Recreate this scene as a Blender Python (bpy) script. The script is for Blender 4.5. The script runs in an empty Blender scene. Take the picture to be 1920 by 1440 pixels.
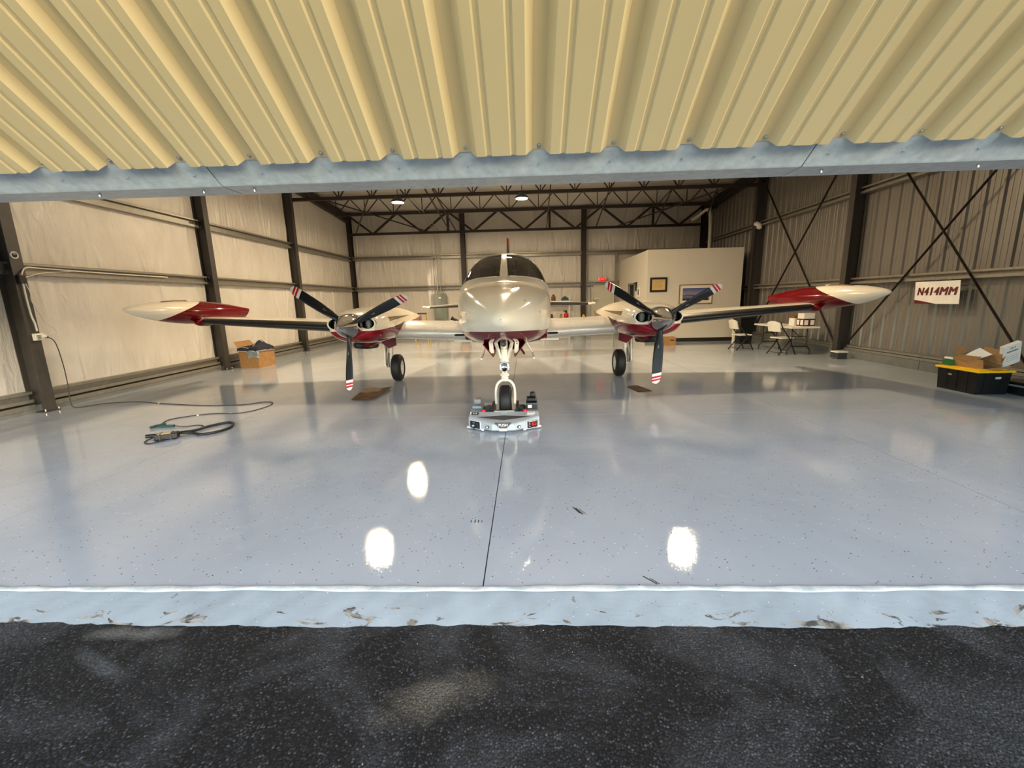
import bpy, bmesh, math, random
import numpy as np
from mathutils import Matrix, Vector
random.seed(7); rng = np.random.default_rng(11)
SC = bpy.context.scene
COL = SC.collection
PI = math.pi

# ------------------------------------------------------------------ camera
cam_d = bpy.data.cameras.new('camera'); cam = bpy.data.objects.new('camera', cam_d); COL.objects.link(cam)
cam_d.sensor_width = 36.0; cam_d.lens = 15.0; cam_d.clip_start = 0.05; cam_d.clip_end = 400
cam.matrix_world = Matrix(((0.99925373, 0.01717578, 0.03459743, 0.0),
                           (0.03065065, 0.19248610, -0.98082090, 0.0),
                           (-0.02350588, 0.98114937, 0.19181601, 1.60),
                           (0, 0, 0, 1)))
SC.camera = cam
# ------------------------------------------------------------------ world, sun, exposure
SUN = Vector((0.55, -0.83, 0.079)).normalized()           # towards the low evening sun, behind and right of the camera
w = bpy.data.worlds.new('evening_sky'); SC.world = w; w.use_nodes = True
wn = w.node_tree.nodes; wl = w.node_tree.links
sky = wn.new('ShaderNodeTexSky'); sky.sky_type = 'NISHITA'; sky.sun_disc = False
sky.sun_elevation = math.radians(14.0); sky.sun_rotation = math.atan2(SUN.x, SUN.y)
sky.altitude = 200; sky.air_density = 1.0; sky.dust_density = 0.8; sky.ozone_density = 1.2
wl.new(sky.outputs[0], wn['Background'].inputs[0]); wn['Background'].inputs[1].default_value = 1.1
sd = bpy.data.lights.new('sun', 'SUN'); sd.energy = 1.75; sd.angle = math.radians(0.5); sd.color = (1.0, 0.84, 0.64)
so = bpy.data.objects.new('sun', sd); COL.objects.link(so); so.rotation_euler = SUN.to_track_quat('Z', 'Y').to_euler()
so.location = (20, -20, 8)
vs = SC.view_settings
vs.view_transform = 'Standard'; vs.look = 'None'; vs.gamma = 1.0; vs.use_curve_mapping = False
vs.exposure = 0.0
LAMP_W = 205.0

# ------------------------------------------------------------------ materials
def lin(c):
    c = c / 255.0
    return c / 12.92 if c <= 0.04045 else ((c + 0.055) / 1.055) ** 2.4
def rgb(r, g, b): return (lin(r), lin(g), lin(b), 1.0)
MATS = {}
class NT:
    def __init__(s, name):
        s.m = bpy.data.materials.new(name); s.m.use_nodes = True
        s.t = s.m.node_tree; s.n = s.t.nodes; s.b = s.n['Principled BSDF']; s.o = s.n['Material Output']
        MATS[name] = s.m; s._tc = None
    def node(s, typ, **kw):
        n = s.n.new(typ)
        for k, v in kw.items(): setattr(n, k, v)
        return n
    def L(s, a, b): s.t.links.new(a, b)
    def tc(s, which='Object'):
        if s._tc is None: s._tc = s.node('ShaderNodeTexCoord')
        return s._tc.outputs[which]
    def mapped(s, scale, which='Object', loc=(0, 0, 0)):
        m = s.node('ShaderNodeMapping'); m.inputs['Scale'].default_value = scale; m.inputs['Location'].default_value = loc
        s.L(s.tc(which), m.inputs[0]); return m.outputs[0]
    def noise(s, vec, scale, detail=4, rough=0.55, dist=0.0):
        n = s.node('ShaderNodeTexNoise'); s.L(vec, n.inputs['Vector'])
        n.inputs['Scale'].default_value = scale; n.inputs['Detail'].default_value = detail
        n.inputs['Roughness'].default_value = rough; n.inputs['Distortion'].default_value = dist
        return n.outputs['Fac']
    def ramp(s, fac, stops):
        r = s.node('ShaderNodeValToRGB'); s.L(fac, r.inputs[0])
        e = r.color_ramp.elements
        while len(e) < len(stops): e.new(0.5)
        for el, (p, c) in zip(e, stops):
            el.position = p; el.color = c if len(c) == 4 else (*c, 1)
        return r.outputs[0]
    def math(s, op, a, b=None, c=None):
        n = s.node('ShaderNodeMath', operation=op)
        for i, v in enumerate((a, b, c)):
            if v is None: continue
            if isinstance(v, (int, float)): n.inputs[i].default_value = v
            else: s.L(v, n.inputs[i])
        return n.outputs[0]
    def mix(s, fac, a, b):
        n = s.node('ShaderNodeMix', data_type='RGBA')
        for i, v in ((0, fac), (6, a), (7, b)):
            if isinstance(v, (int, float)): n.inputs[i].default_value = v
            elif isinstance(v, tuple): n.inputs[i].default_value = v
            else: s.L(v, n.inputs[i])
        return n.outputs[2]
    def xyz(s):
        n = s.node('ShaderNodeSeparateXYZ'); s.L(s.tc(), n.inputs[0]); return n.outputs
    def bump(s, h, strength=0.3, dist=0.01, prev=None):
        n = s.node('ShaderNodeBump'); s.L(h, n.inputs['Height'])
        n.inputs['Strength'].default_value = strength; n.inputs['Distance'].default_value = dist
        if prev is not None: s.L(prev, n.inputs['Normal'])
        return n.outputs[0]
    def set(s, **kw):
        for k, v in kw.items():
            i = s.b.inputs[k.replace('_', ' ')]
            if isinstance(v, (int, float, tuple)): i.default_value = v
            else: s.L(v, i)
        return s.m
def plain(name, col, rough=0.5, metal=0.0, var=0.06, scale=8.0, **kw):
    k = NT(name)
    f = k.noise(k.tc(), scale, 5)
    lo = tuple(c * (1 - var) for c in col[:3]) + (1,); hi = tuple(min(1, c * (1 + var)) for c in col[:3]) + (1,)
    k.set(Base_Color=k.ramp(f, [(0.3, lo), (0.7, hi)]), Roughness=rough, Metallic=metal, **kw)
    return k.m
def emit(name, col, strength):
    k = NT(name); k.set(Base_Color=col, Emission_Color=col, Emission_Strength=strength); return k.m

plain('white_paint', rgb(238, 228, 208), 0.18, var=0.02, Coat_Weight=0.5, Coat_Roughness=0.04)
plain('red_paint', rgb(100, 5, 14), 0.16, var=0.04, Specular_IOR_Level=0.32)
plain('black_rubber', rgb(17, 16, 15), 0.6, var=0.15)
plain('boot_rubber', rgb(20, 18, 18), 0.42, var=0.2)
plain('prop_black', rgb(22, 23, 28), 0.3, var=0.1)
plain('chrome', rgb(205, 203, 200), 0.07, 1.0, var=0.02)
plain('galvanized', rgb(204, 212, 212), 0.34, 0.3, var=0.16, scale=26)
plain('dark_steel', rgb(66, 61, 56), 0.5, 0.1, var=0.12)
plain('truss_steel', rgb(48, 38, 33), 0.5, 0.1, var=0.15)
plain('girt_steel', rgb(150, 145, 134), 0.36, 0.55, var=0.12, scale=14)
plain('bolt_steel', rgb(190, 188, 180), 0.3, 0.8)
plain('black_plastic', rgb(11, 11, 12), 0.35, var=0.1)
plain('dark_grey', rgb(58, 58, 58), 0.45)
plain('mid_grey', rgb(122, 126, 126), 0.45)
plain('tug_grey', rgb(172, 178, 181), 0.35, 0.2, var=0.05)
plain('tug_light', rgb(214, 218, 219), 0.35, var=0.04)
plain('red_plastic', rgb(205, 26, 30), 0.35)
plain('yellow_plastic', rgb(245, 190, 10), 0.4)
plain('ladder_yellow', rgb(226, 176, 20), 0.4)
plain('white_plastic', rgb(232, 226, 212), 0.4, var=0.03)
plain('paper_white', rgb(236, 232, 224), 0.7, var=0.03)
plain('office_wall', rgb(216, 207, 190), 0.7, var=0.015, scale=3)
plain('panel_grey', rgb(128, 134, 124), 0.4, 0.15)
plain('barrel_grey', rgb(132, 136, 126), 0.5)
plain('green_box', rgb(40, 98, 40), 0.6)
plain('navy_cloth', rgb(34, 36, 52), 0.85, var=0.2, scale=30)
plain('cloth_edge', rgb(186, 184, 184), 0.8)
plain('blue_cloth', rgb(120, 136, 150), 0.85, var=0.12, scale=20)
plain('teal_plastic', rgb(34, 66, 68), 0.4)
plain('brown_box', rgb(120, 82, 40), 0.7)
plain('black_frame', rgb(28, 22, 18), 0.35)
plain('parchment', rgb(214, 180, 118), 0.6, var=0.08, scale=40)
plain('mat_board', rgb(232, 222, 200), 0.7)
plain('door_paint', rgb(200, 194, 178), 0.4)
plain('dark_void', rgb(24, 20, 17), 0.8)
plain('lining', rgb(62, 58, 54), 0.8)
plain('cable', rgb(52, 48, 44), 0.55)
plain('cable_black', rgb(20, 20, 24), 0.5)
plain('cable_white', rgb(226, 220, 208), 0.5)
plain('conduit', rgb(172, 168, 160), 0.35, 0.7)
plain('concrete', rgb(110, 110, 106), 0.7, var=0.15, scale=6)
plain('outer_wall_tan', rgb(178, 168, 146), 0.6)
plain('maroon_print', rgb(92, 10, 20), 0.4)
plain('stripe_red', rgb(196, 20, 36), 0.3)
plain('stripe_white', rgb(240, 234, 224), 0.3)
plain('gold_metal', rgb(150, 122, 50), 0.35, 0.5)
plain('wood_crate', rgb(176, 128, 70), 0.6, var=0.15, scale=12)
emit('lamp_lens', (1.0, 0.86, 0.62, 1), 26.0)
emit('exit_red', (1.0, 0.10, 0.06, 1), 1.6)
emit('exit_dark', (0.55, 0.0, 0.0, 1), 0.35)
emit('headlamp', (1.0, 0.97, 0.9, 1), 0.4)

k = NT('cardboard')                                            # fluted brown board
f = k.noise(k.mapped((40, 3, 3)), 3, 4); k.set(Base_Color=k.ramp(f, [(0.3, rgb(146, 106, 62)), (0.7, rgb(172, 130, 82))]), Roughness=0.8)
k = NT('oily_cardboard')
f = k.noise(k.tc(), 5, 4); k.set(Base_Color=k.ramp(f, [(0.35, rgb(92, 66, 40)), (0.6, rgb(132, 98, 60)), (0.8, rgb(150, 116, 76))]), Roughness=0.65)

k = NT('aircraft_fuselage_paint')                              # white over red belly
x, y, z = k.xyz()
line = k.math('ADD', 1.185, k.math('MULTIPLY', k.math('MAXIMUM', k.math('MULTIPLY', k.math('ADD', y, 0.1), -1), 0), 0.055))
k.set(Base_Color=k.mix(k.math('LESS_THAN', z, line), rgb(238, 228, 208), rgb(112, 6, 18)), Roughness=0.11, Specular_IOR_Level=0.32)
k = NT('aircraft_nacelle_paint')                               # white over red with a gold wedge
x, y, z = k.xyz()
red = k.math('LESS_THAN', z, k.math('ADD', 1.205, k.math('MULTIPLY', y, 0.03)))
wedge = k.math('MULTIPLY', k.math('SUBTRACT', 2.15, y), 0.045)
d = k.math('SUBTRACT', z, k.math('ADD', 1.30, k.math('MULTIPLY', y, 0.035)))
gold = k.math('MULTIPLY', k.math('MULTIPLY', k.math('GREATER_THAN', d, 0.0), k.math('LESS_THAN', d, wedge)), k.math('GREATER_THAN', y, 0.62))
c = k.mix(red, rgb(238, 228, 208), rgb(128, 6, 20)); c = k.mix(gold, c, rgb(112, 92, 34))
k.set(Base_Color=c, Roughness=0.11, Specular_IOR_Level=0.32)
k = NT('tip_tank_paint')                                       # white nose, red body, swept dividing line
x, y, z = k.xyz()
edge = k.math('ADD', 0.98, k.math('MULTIPLY', k.math('POWER', k.math('MAXIMUM', k.math('SUBTRACT', z, 1.36), 0.0), 1.5), 4.6))
k.set(Base_Color=k.mix(k.math('LESS_THAN', y, edge), rgb(98, 5, 13), rgb(238, 228, 208)), Roughness=0.14, Specular_IOR_Level=0.32)
k = NT('windshield_glass')
tr = k.node('ShaderNodeBsdfTransparent'); tr.inputs[0].default_value = (0.62, 0.60, 0.55, 1)
gl = k.node('ShaderNodeBsdfGlossy'); gl.inputs['Roughness'].default_value = 0.02
fr = k.node('ShaderNodeFresnel'); fr.inputs[0].default_value = 1.5
mx = k.node('ShaderNodeMixShader'); k.L(fr.outputs[0], mx.inputs[0]); k.L(tr.outputs[0], mx.inputs[1]); k.L(gl.outputs[0], mx.inputs[2]); k.L(mx.outputs[0], k.o.inputs[0])

k = NT('epoxy_floor')                                          # grey flaked epoxy over concrete
pos = k.node('ShaderNodeNewGeometry').outputs['Position']
mp = k.node('ShaderNodeMapping'); k.L(pos, mp.inputs[0]); P = mp.outputs[0]
v = k.node('ShaderNodeTexVoronoi'); k.L(P, v.inputs['Vector']); v.inputs['Scale'].default_value = 44; v.inputs['Randomness'].default_value = 1.0
sep = k.node('ShaderNodeSeparateColor'); k.L(v.outputs['Color'], sep.inputs[0])
rad = k.math('MULTIPLY', sep.outputs[2], 0.16)
inside = k.math('LESS_THAN', v.outputs['Distance'], k.math('ADD', rad, 0.03))
dark = k.math('MULTIPLY', inside, k.math('LESS_THAN', sep.outputs[0], 0.26))
lite = k.math('MULTIPLY', inside, k.math('GREATER_THAN', sep.outputs[0], 0.86))
big = k.noise(P, 0.55, 5, 0.6, 0.8)
mid = k.noise(P, 3.0, 5, 0.6, 1.2)
base = k.mix(k.ramp(big, [(0.35, (0, 0, 0)), (0.7, (1, 1, 1))]), rgb(165, 172, 180), rgb(179, 185, 193))
base = k.mix(k.math('MULTIPLY', k.ramp(mid, [(0.55, (0, 0, 0)), (0.78, (1, 1, 1))]), 0.18), base, rgb(204, 208, 214))
sm = k.node('ShaderNodeMapping'); sm.inputs['Scale'].default_value = (0.7, 2.4, 1); sm.inputs['Rotation'].default_value = (0, 0, 0.2); k.L(pos, sm.inputs[0])
scuff = k.noise(sm.outputs[0], 2.2, 6, 0.7, 2.0)
scuffm = k.ramp(scuff, [(0.66, (0, 0, 0)), (0.76, (1, 1, 1))])
base = k.mix(k.math('MULTIPLY', scuffm, 0.35), base, rgb(218, 221, 224))
base = k.mix(dark, base, rgb(52, 54, 60)); base = k.mix(lite, base, rgb(226, 230, 232))
peel = k.noise(P, 150, 2, 0.6)
wave = k.noise(P, 9, 2, 0.5)
nb = k.bump(peel, 0.045, 0.004); nb = k.bump(wave, 0.016, 0.01, nb)
chipv = k.node('ShaderNodeTexVoronoi'); k.L(P, chipv.inputs['Vector']); chipv.inputs['Scale'].default_value = 190      # tilted clear-coated flakes
cs = k.node('ShaderNodeSeparateColor'); k.L(chipv.outputs['Color'], cs.inputs[0])
tl = k.node('ShaderNodeCombineXYZ'); on = k.math('MULTIPLY', k.math('LESS_THAN', cs.outputs[2], 0.25), 0.022)
k.L(k.math('MULTIPLY', k.math('SUBTRACT', cs.outputs[0], 0.5), on), tl.inputs[0]); k.L(k.math('MULTIPLY', k.math('SUBTRACT', cs.outputs[1], 0.5), on), tl.inputs[1])
va = k.node('ShaderNodeVectorMath', operation='ADD'); k.L(nb, va.inputs[0]); k.L(tl.outputs[0], va.inputs[1])
vn = k.node('ShaderNodeVectorMath', operation='NORMALIZE'); k.L(va.outputs[0], vn.inputs[0]); nb = vn.outputs[0]
k.set(Base_Color=base, Roughness=k.math('ADD', 0.024, k.math('MULTIPLY', scuffm, 0.12)), Normal=nb, IOR=1.55)

k = NT('joint_dark'); k.set(Base_Color=rgb(36, 34, 33), Roughness=0.9)

k = NT('asphalt')
P = k.node('ShaderNodeNewGeometry').outputs['Position']
v = k.node('ShaderNodeTexVoronoi'); k.L(P, v.inputs['Vector']); v.inputs['Scale'].default_value = 95
agg = v.outputs['Distance']
fine = k.noise(P, 160, 4, 0.7); patch = k.noise(P, 1.7, 6, 0.62, 0.7); patch2 = k.noise(P, 5.5, 5, 0.6, 0.8)
agr = k.node('ShaderNodeSeparateColor'); k.L(v.outputs['Color'], agr.inputs[0])
col = k.mix(k.ramp(agg, [(0.25, (0, 0, 0)), (0.62, (1, 1, 1))]), k.ramp(agr.outputs[0], [(0.0, rgb(10, 11, 12)), (0.45, rgb(28, 30, 33)), (0.8, rgb(50, 52, 56)), (1.0, rgb(88, 90, 95))]), rgb(6, 6, 7))
dust = k.math('MULTIPLY', k.ramp(patch, [(0.47, (0, 0, 0)), (0.66, (1, 1, 1))]), k.ramp(fine, [(0.35, (0, 0, 0)), (0.75, (1, 1, 1))]))
col = k.mix(k.math('MULTIPLY', dust, 0.5), col, rgb(116, 118, 122))
dust2 = k.math('MULTIPLY', k.ramp(patch2, [(0.60, (0, 0, 0)), (0.74, (1, 1, 1))]), k.ramp(agg, [(0.1, (1, 1, 1)), (0.5, (0, 0, 0))]))
col = k.mix(k.math('MULTIPLY', dust2, 0.55), col, rgb(128, 128, 130))
def blob(cx, cy, rx, ry, ang):
    m = k.node('ShaderNodeMapping'); m.vector_type = 'TEXTURE'
    m.inputs['Location'].default_value = (cx, cy, 0); m.inputs['Rotation'].default_value = (0, 0, ang); m.inputs['Scale'].default_value = (rx, ry, 50)
    k.L(P, m.inputs[0])
    ln = k.node('ShaderNodeVectorMath', operation='LENGTH'); k.L(m.outputs[0], ln.inputs[0])
    wob = k.math('ADD', ln.outputs['Value'], k.math('MULTIPLY', k.math('SUBTRACT', patch2, 0.5), 1.6))
    return k.ramp(wob, [(0.1, (1, 1, 1)), (1.25, (0, 0, 0))])
col = k.mix(k.math('MULTIPLY', blob(-0.40, 1.52, 0.30, 0.13, 0.35), k.math('ADD', 0.02, k.math('MULTIPLY', k.ramp(fine, [(0.35, (0, 0, 0)), (0.7, (1, 1, 1))]), 0.55))), col, rgb(150, 140, 122))
col = k.mix(k.math('MULTIPLY', blob(-2.02, 1.66, 0.24, 0.05, -0.4), k.math('MULTIPLY', k.ramp(fine, [(0.35, (0, 0, 0)), (0.7, (1, 1, 1))]), 0.4)), col, rgb(150, 154, 158))
col = k.mix(k.math('MULTIPLY', blob(-2.05, 1.86, 0.30, 0.06, 0.0), 0.35), col, rgb(150, 148, 142))
sp = k.node('ShaderNodeTexVoronoi'); k.L(P, sp.inputs['Vector']); sp.inputs['Scale'].default_value = 16
spc = k.node('ShaderNodeSeparateColor'); k.L(sp.outputs['Color'], spc.inputs[0])
spk = k.math('MULTIPLY', k.math('LESS_THAN', sp.outputs['Distance'], 0.055), k.math('LESS_THAN', spc.outputs[0], 0.14))
col = k.mix(spk, col, rgb(200, 196, 188))
nb = k.bump(agg, 0.8, -0.007); nb = k.bump(fine, 0.25, 0.002, nb)
k.set(Base_Color=col, Roughness=0.7, Normal=nb, Specular_IOR_Level=0.3)

k = NT('threshold_paint')                                      # pale chipped paint on the sloped sill
P = k.node('ShaderNodeNewGeometry').outputs['Position']
s3 = k.node('ShaderNodeSeparateXYZ'); k.L(P, s3.inputs[0])
m1 = k.node('ShaderNodeMapping'); m1.inputs['Scale'].default_value = (1.0, 2.4, 1); m1.inputs['Rotation'].default_value = (0, 0, 0.5); k.L(P, m1.inputs[0])
chip = k.noise(m1.outputs[0], 4.2, 6, 0.66, 1.4); rare = k.noise(P, 1.1, 2)
low = k.ramp(k.math('DIVIDE', k.math('SUBTRACT', s3.outputs[1], 1.9), 0.24), [(0.0, (1, 1, 1)), (0.75, (0, 0, 0))])
cm = k.math('GREATER_THAN', k.math('ADD', k.math('ADD', chip, k.math('MULTIPLY', low, 0.10)), k.math('MULTIPLY', k.math('SUBTRACT', rare, 0.5), 0.22)), 0.655)
ctone = k.mix(k.ramp(k.noise(P, 14, 3), [(0.4, (0, 0, 0)), (0.6, (1, 1, 1))]), rgb(72, 70, 66), rgb(158, 150, 140))
cloud = k.noise(P, 2.0, 5, 0.6)
c = k.ramp(cloud, [(0.3, rgb(140, 149, 155)), (0.7, rgb(164, 174, 180))])
c = k.mix(cm, c, ctone)
v = k.node('ShaderNodeTexVoronoi'); k.L(P, v.inputs['Vector']); v.inputs['Scale'].default_value = 40
sp = k.node('ShaderNodeSeparateColor'); k.L(v.outputs['Color'], sp.inputs[0])
ins = k.math('LESS_THAN', v.outputs['Distance'], 0.10)
c = k.mix(k.math('MULTIPLY', ins, k.math('LESS_THAN', sp.outputs[0], 0.12)), c, rgb(60, 60, 62))
c = k.mix(k.math('MULTIPLY', ins, k.math('GREATER_THAN', sp.outputs[0], 0.88)), c, rgb(232, 236, 238))
nb = k.bump(chip, 0.25, 0.01)
k.set(Base_Color=c, Roughness=0.4, Normal=nb)
k = NT('ridge_paint')
P = k.node('ShaderNodeNewGeometry').outputs['Position']
f = k.noise(P, 9, 6, 0.7); k.set(Base_Color=k.ramp(f, [(0.35, rgb(172, 180, 182)), (0.6, rgb(204, 210, 210))]), Roughness=0.5, Normal=k.bump(k.noise(P, 60, 4), 0.5, 0.006))

k = NT('canopy_sheet')                                         # cream painted ribbed steel
f = k.noise(k.tc(), 2.0, 4); g = k.noise(k.tc(), 300, 2)
k.set(Base_Color=k.mix(f, rgb(202, 181, 134), rgb(210, 190, 143)), Roughness=0.42, Normal=k.bump(g, 0.08, 0.001))
k = NT('liner_sheet')                                          # bare ribbed liner panel, vertical streaks
f = k.noise(k.mapped((1, 14, 0.35)), 4.0, 5, 0.6); g = k.noise(k.tc(), 0.9, 3)
k.set(Base_Color=k.mix(g, k.ramp(f, [(0.3, rgb(112, 106, 98)), (0.7, rgb(142, 135, 126))]), rgb(126, 120, 112)), Roughness=0.42, Metallic=0.35)
k = NT('vinyl_insulation')                                     # white vinyl-faced blanket
f = k.noise(k.mapped((1.0, 1.0, 0.5)), 1.6, 5, 0.6, 0.6); g = k.noise(k.mapped((5, 5, 1.2)), 1.5, 5, 0.6, 0.8)
k.set(Base_Color=k.ramp(f, [(0.3, rgb(206, 198, 186)), (0.7, rgb(220, 213, 203))]), Roughness=0.30, Normal=k.bump(g, 0.6, 0.04))
k = NT('brushed_wing')
x, y, z = k.xyz()
f = k.noise(k.mapped((1, 6, 6)), 4, 3); k.set(Base_Color=k.ramp(f, [(0.3, rgb(224, 220, 212)), (0.7, rgb(238, 233, 225))]), Roughness=0.24, Metallic=0.15, Coat_Weight=0.3)
k = NT('landscape_print')                                      # framed aerial picture: violet-blue sky over a dark ridge
x, y, z = k.xyz()
n = k.noise(k.mapped((6, 6, 6)), 1.0, 6, 0.6)
h = k.math('ADD', z, k.math('MULTIPLY', k.math('SUBTRACT', n, 0.5), 0.16))
k.set(Base_Color=k.ramp(k.math('ADD', k.math('MULTIPLY', h, 2.2), 0.5), [(0.12, rgb(40, 50, 78)), (0.30, rgb(128, 128, 150)), (0.42, rgb(70, 74, 104)), (0.50, rgb(146, 134, 156)), (0.9, rgb(84, 96, 150))]), Roughness=0.25)

# ------------------------------------------------------------------ mesh helpers
class MB:
    def __init__(s): s.v = []; s.f = []; s.mi = []; s.sm = []
    def add(s, vs, fs, mi=0, smooth=False):
        o = len(s.v); s.v.extend([tuple(map(float, p)) for p in vs])
        for q in fs: s.f.append(tuple(i + o for i in q)); s.mi.append(mi); s.sm.append(smooth)
        return s
    def box(s, c, size, rot=None, mi=0):
        hx, hy, hz = size[0] / 2, size[1] / 2, size[2] / 2
        pts = [Vector((sx * hx, sy * hy, sz * hz)) for sx in (-1, 1) for sy in (-1, 1) for sz in (-1, 1)]
        if rot is not None: pts = [rot @ p for p in pts]
        pts = [p + Vector(c) for p in pts]
        return s.add(pts, [(0, 1, 3, 2), (4, 6, 7, 5), (0, 4, 5, 1), (2, 3, 7, 6), (0, 2, 6, 4), (1, 5, 7, 3)], mi)
    def b2(s, p0, p1, mi=0):
        return s.box([(a + b) / 2 for a, b in zip(p0, p1)], [abs(b - a) for a, b in zip(p0, p1)], None, mi)
    def bev(s, c, size, r=0.01, rot=None, mi=0, seg=2):
        bm = bmesh.new(); bmesh.ops.create_cube(bm, size=1.0)
        for v_ in bm.verts: v_.co = Vector((v_.co.x * size[0], v_.co.y * size[1], v_.co.z * size[2]))
        bmesh.ops.bevel(bm, geom=list(bm.edges), offset=min(r, min(size) * 0.49), segments=seg, affect='EDGES', profile=0.5)
        bm.verts.index_update()
        pts = [(rot @ v_.co if rot is not None else v_.co) + Vector(c) for v_ in bm.verts]
        fs = [tuple(v_.index for v_ in f_.verts) for f_ in bm.faces]; bm.free()
        return s.add(pts, fs, mi, False)
    def grid(s, fn, nu, nv, mi=0, smooth=True, cu=False, cv=False, keep=None):
        nu_, nv_ = nu + (0 if cu else 1), nv + (0 if cv else 1)
        pts = [fn(i / nu, j / nv) for i in range(nu_) for j in range(nv_)]
        fs = []
        for i in range(nu):
            for j in range(nv):
                a = i * nv_ + j; b = ((i + 1) % nu_) * nv_ + j; c = ((i + 1) % nu_) * nv_ + (j + 1) % nv_; d_ = i * nv_ + (j + 1) % nv_
                if keep is None or keep((i + .5) / nu, (j + .5) / nv): fs.append((a, b, c, d_))
        return s.add(pts, fs, mi, smooth)
    def cyl(s, p0, p1, r0, r1=None, n=12, caps=True, mi=0, smooth=True):
        r1 = r0 if r1 is None else r1
        p0 = Vector(p0); p1 = Vector(p1); a = (p1 - p0).normalized()
        u = a.orthogonal().normalized(); v_ = a.cross(u)
        pts = []
        for p, r in ((p0, r0), (p1, r1)):
            for i in range(n):
                t = 2 * PI * i / n; pts.append(p + r * (math.cos(t) * u + math.sin(t) * v_))
        s.add(pts, [(i, (i + 1) % n, n + (i + 1) % n, n + i) for i in range(n)], mi, smooth)
        if caps: s.add(pts, [tuple(reversed(range(n))), tuple(range(n, 2 * n))], mi, False)
        return s
    def bar(s, p0, p1, wid, hgt, mi=0, upv=(0, 0, 1)):
        p0 = Vector(p0); p1 = Vector(p1); a = (p1 - p0); L_ = a.length; a.normalize()
        u = Vector(upv); sd_ = a.cross(u)
        if sd_.length < 1e-4: sd_ = a.orthogonal()
        sd_.normalize(); u = sd_.cross(a).normalized()
        return s.box((p0 + p1) / 2, (L_, wid, hgt), Matrix((a, sd_, u)).transposed(), mi)
    def tube(s, path, r, n=8, mi=0, caps=True, smooth=True, closed=False):
        path = [Vector(p) for p in path]; N = len(path); rings = []
        prev = None
        for i, p in enumerate(path):
            a = (path[(i + 1) % N if closed else min(i + 1, N - 1)] - path[(i - 1) % N if closed else max(i - 1, 0)]).normalized()
            u = a.orthogonal().normalized() if prev is None else (prev - a * prev.dot(a)).normalized()
            prev = u; v_ = a.cross(u)
            rr = r[i] if isinstance(r, (list, tuple)) else r
            rings.append([p + rr * (math.cos(2 * PI * j / n) * u + math.sin(2 * PI * j / n) * v_) for j in range(n)])
        pts = [q for rg in rings for q in rg]; fs = []
        for i in range(N if closed else N - 1):
            for j in range(n):
                b = (i + 1) % N
                fs.append((i * n + j, i * n + (j + 1) % n, b * n + (j + 1) % n, b * n + j))
        if caps and not closed: fs += [tuple(reversed(range(n))), tuple(range((N - 1) * n, N * n))]
        return s.add(pts, fs, mi, smooth)
    def lathe(s, prof, c, axis=(0, -1, 0), n=24, mi=0, smooth=True, sq=(1, 1)):
        a = Vector(axis).normalized(); u = Vector((1, 0, 0)) if abs(a.x) < .9 else Vector((0, 1, 0)); v_ = a.cross(u).normalized(); u = v_.cross(a)
        c = Vector(c); pts = []
        for (d_, r) in prof:
            for i in range(n):
                t = 2 * PI * i / n; pts.append(c + a * d_ + r * (math.cos(t) * u * sq[0] + math.sin(t) * v_ * sq[1]))
        fs = []
        for k_ in range(len(prof) - 1):
            for i in range(n): fs.append((k_ * n + i, k_ * n + (i + 1) % n, (k_ + 1) * n + (i + 1) % n, (k_ + 1) * n + i))
        return s.add(pts, fs, mi, smooth)
    def prism(s, poly, axis, a0, a1, mi=0):
        def P3(p, a): 
            return {'x': (a, p[0], p[1]), 'y': (p[0], a, p[1]), 'z': (p[0], p[1], a)}[axis]
        n = len(poly); pts = [P3(p, a0) for p in poly] + [P3(p, a1) for p in poly]
        return s.add(pts, [(i, (i + 1) % n, n + (i + 1) % n, n + i) for i in range(n)] + [tuple(reversed(range(n))), tuple(range(n, 2 * n))], mi)
    def mesh(s, name, mats, off=(0, 0, 0)):
        me = bpy.data.meshes.new(name)
        me.from_pydata([(p[0] - off[0], p[1] - off[1], p[2] - off[2]) for p in s.v], [], s.f)
        for m in mats: me.materials.append(MATS[m])
        me.polygons.foreach_set('material_index', s.mi); me.polygons.foreach_set('use_smooth', s.sm)
        bm = bmesh.new(); bm.from_mesh(me); bmesh.ops.recalc_face_normals(bm, faces=bm.faces); bm.to_mesh(me); bm.free()
        me.update(); return me
    def build(s, name, mats, parent=None, off=(0, 0, 0), loc=None):
        if isinstance(mats, str): mats = [mats]
        return link(name, s.mesh(name, mats, off), parent, loc)
def link(name, me, parent=None, loc=None):
    o = bpy.data.objects.new(name, me); COL.objects.link(o)
    if parent: o.parent = parent
    if loc is not None: o.location = loc
    return o
def thing(name, label, cat, loc=(0, 0, 0), rz=0.0, group=None, kind=None):
    o = bpy.data.objects.new(name, None); COL.objects.link(o); o.location = loc; o.rotation_euler = (0, 0, rz)
    o.empty_display_size = 0.1
    return tag(o, label, cat, group, kind)
def tag(o, label, cat, group=None, kind=None):
    o['label'] = label; o['category'] = cat
    if group: o['group'] = group
    if kind: o['kind'] = kind
    return o
def copy_tree(o, parent=None):
    c_ = o.copy(); COL.objects.link(c_); c_.parent = parent
    for ch in o.children: copy_tree(ch, c_)
    return c_
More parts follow.
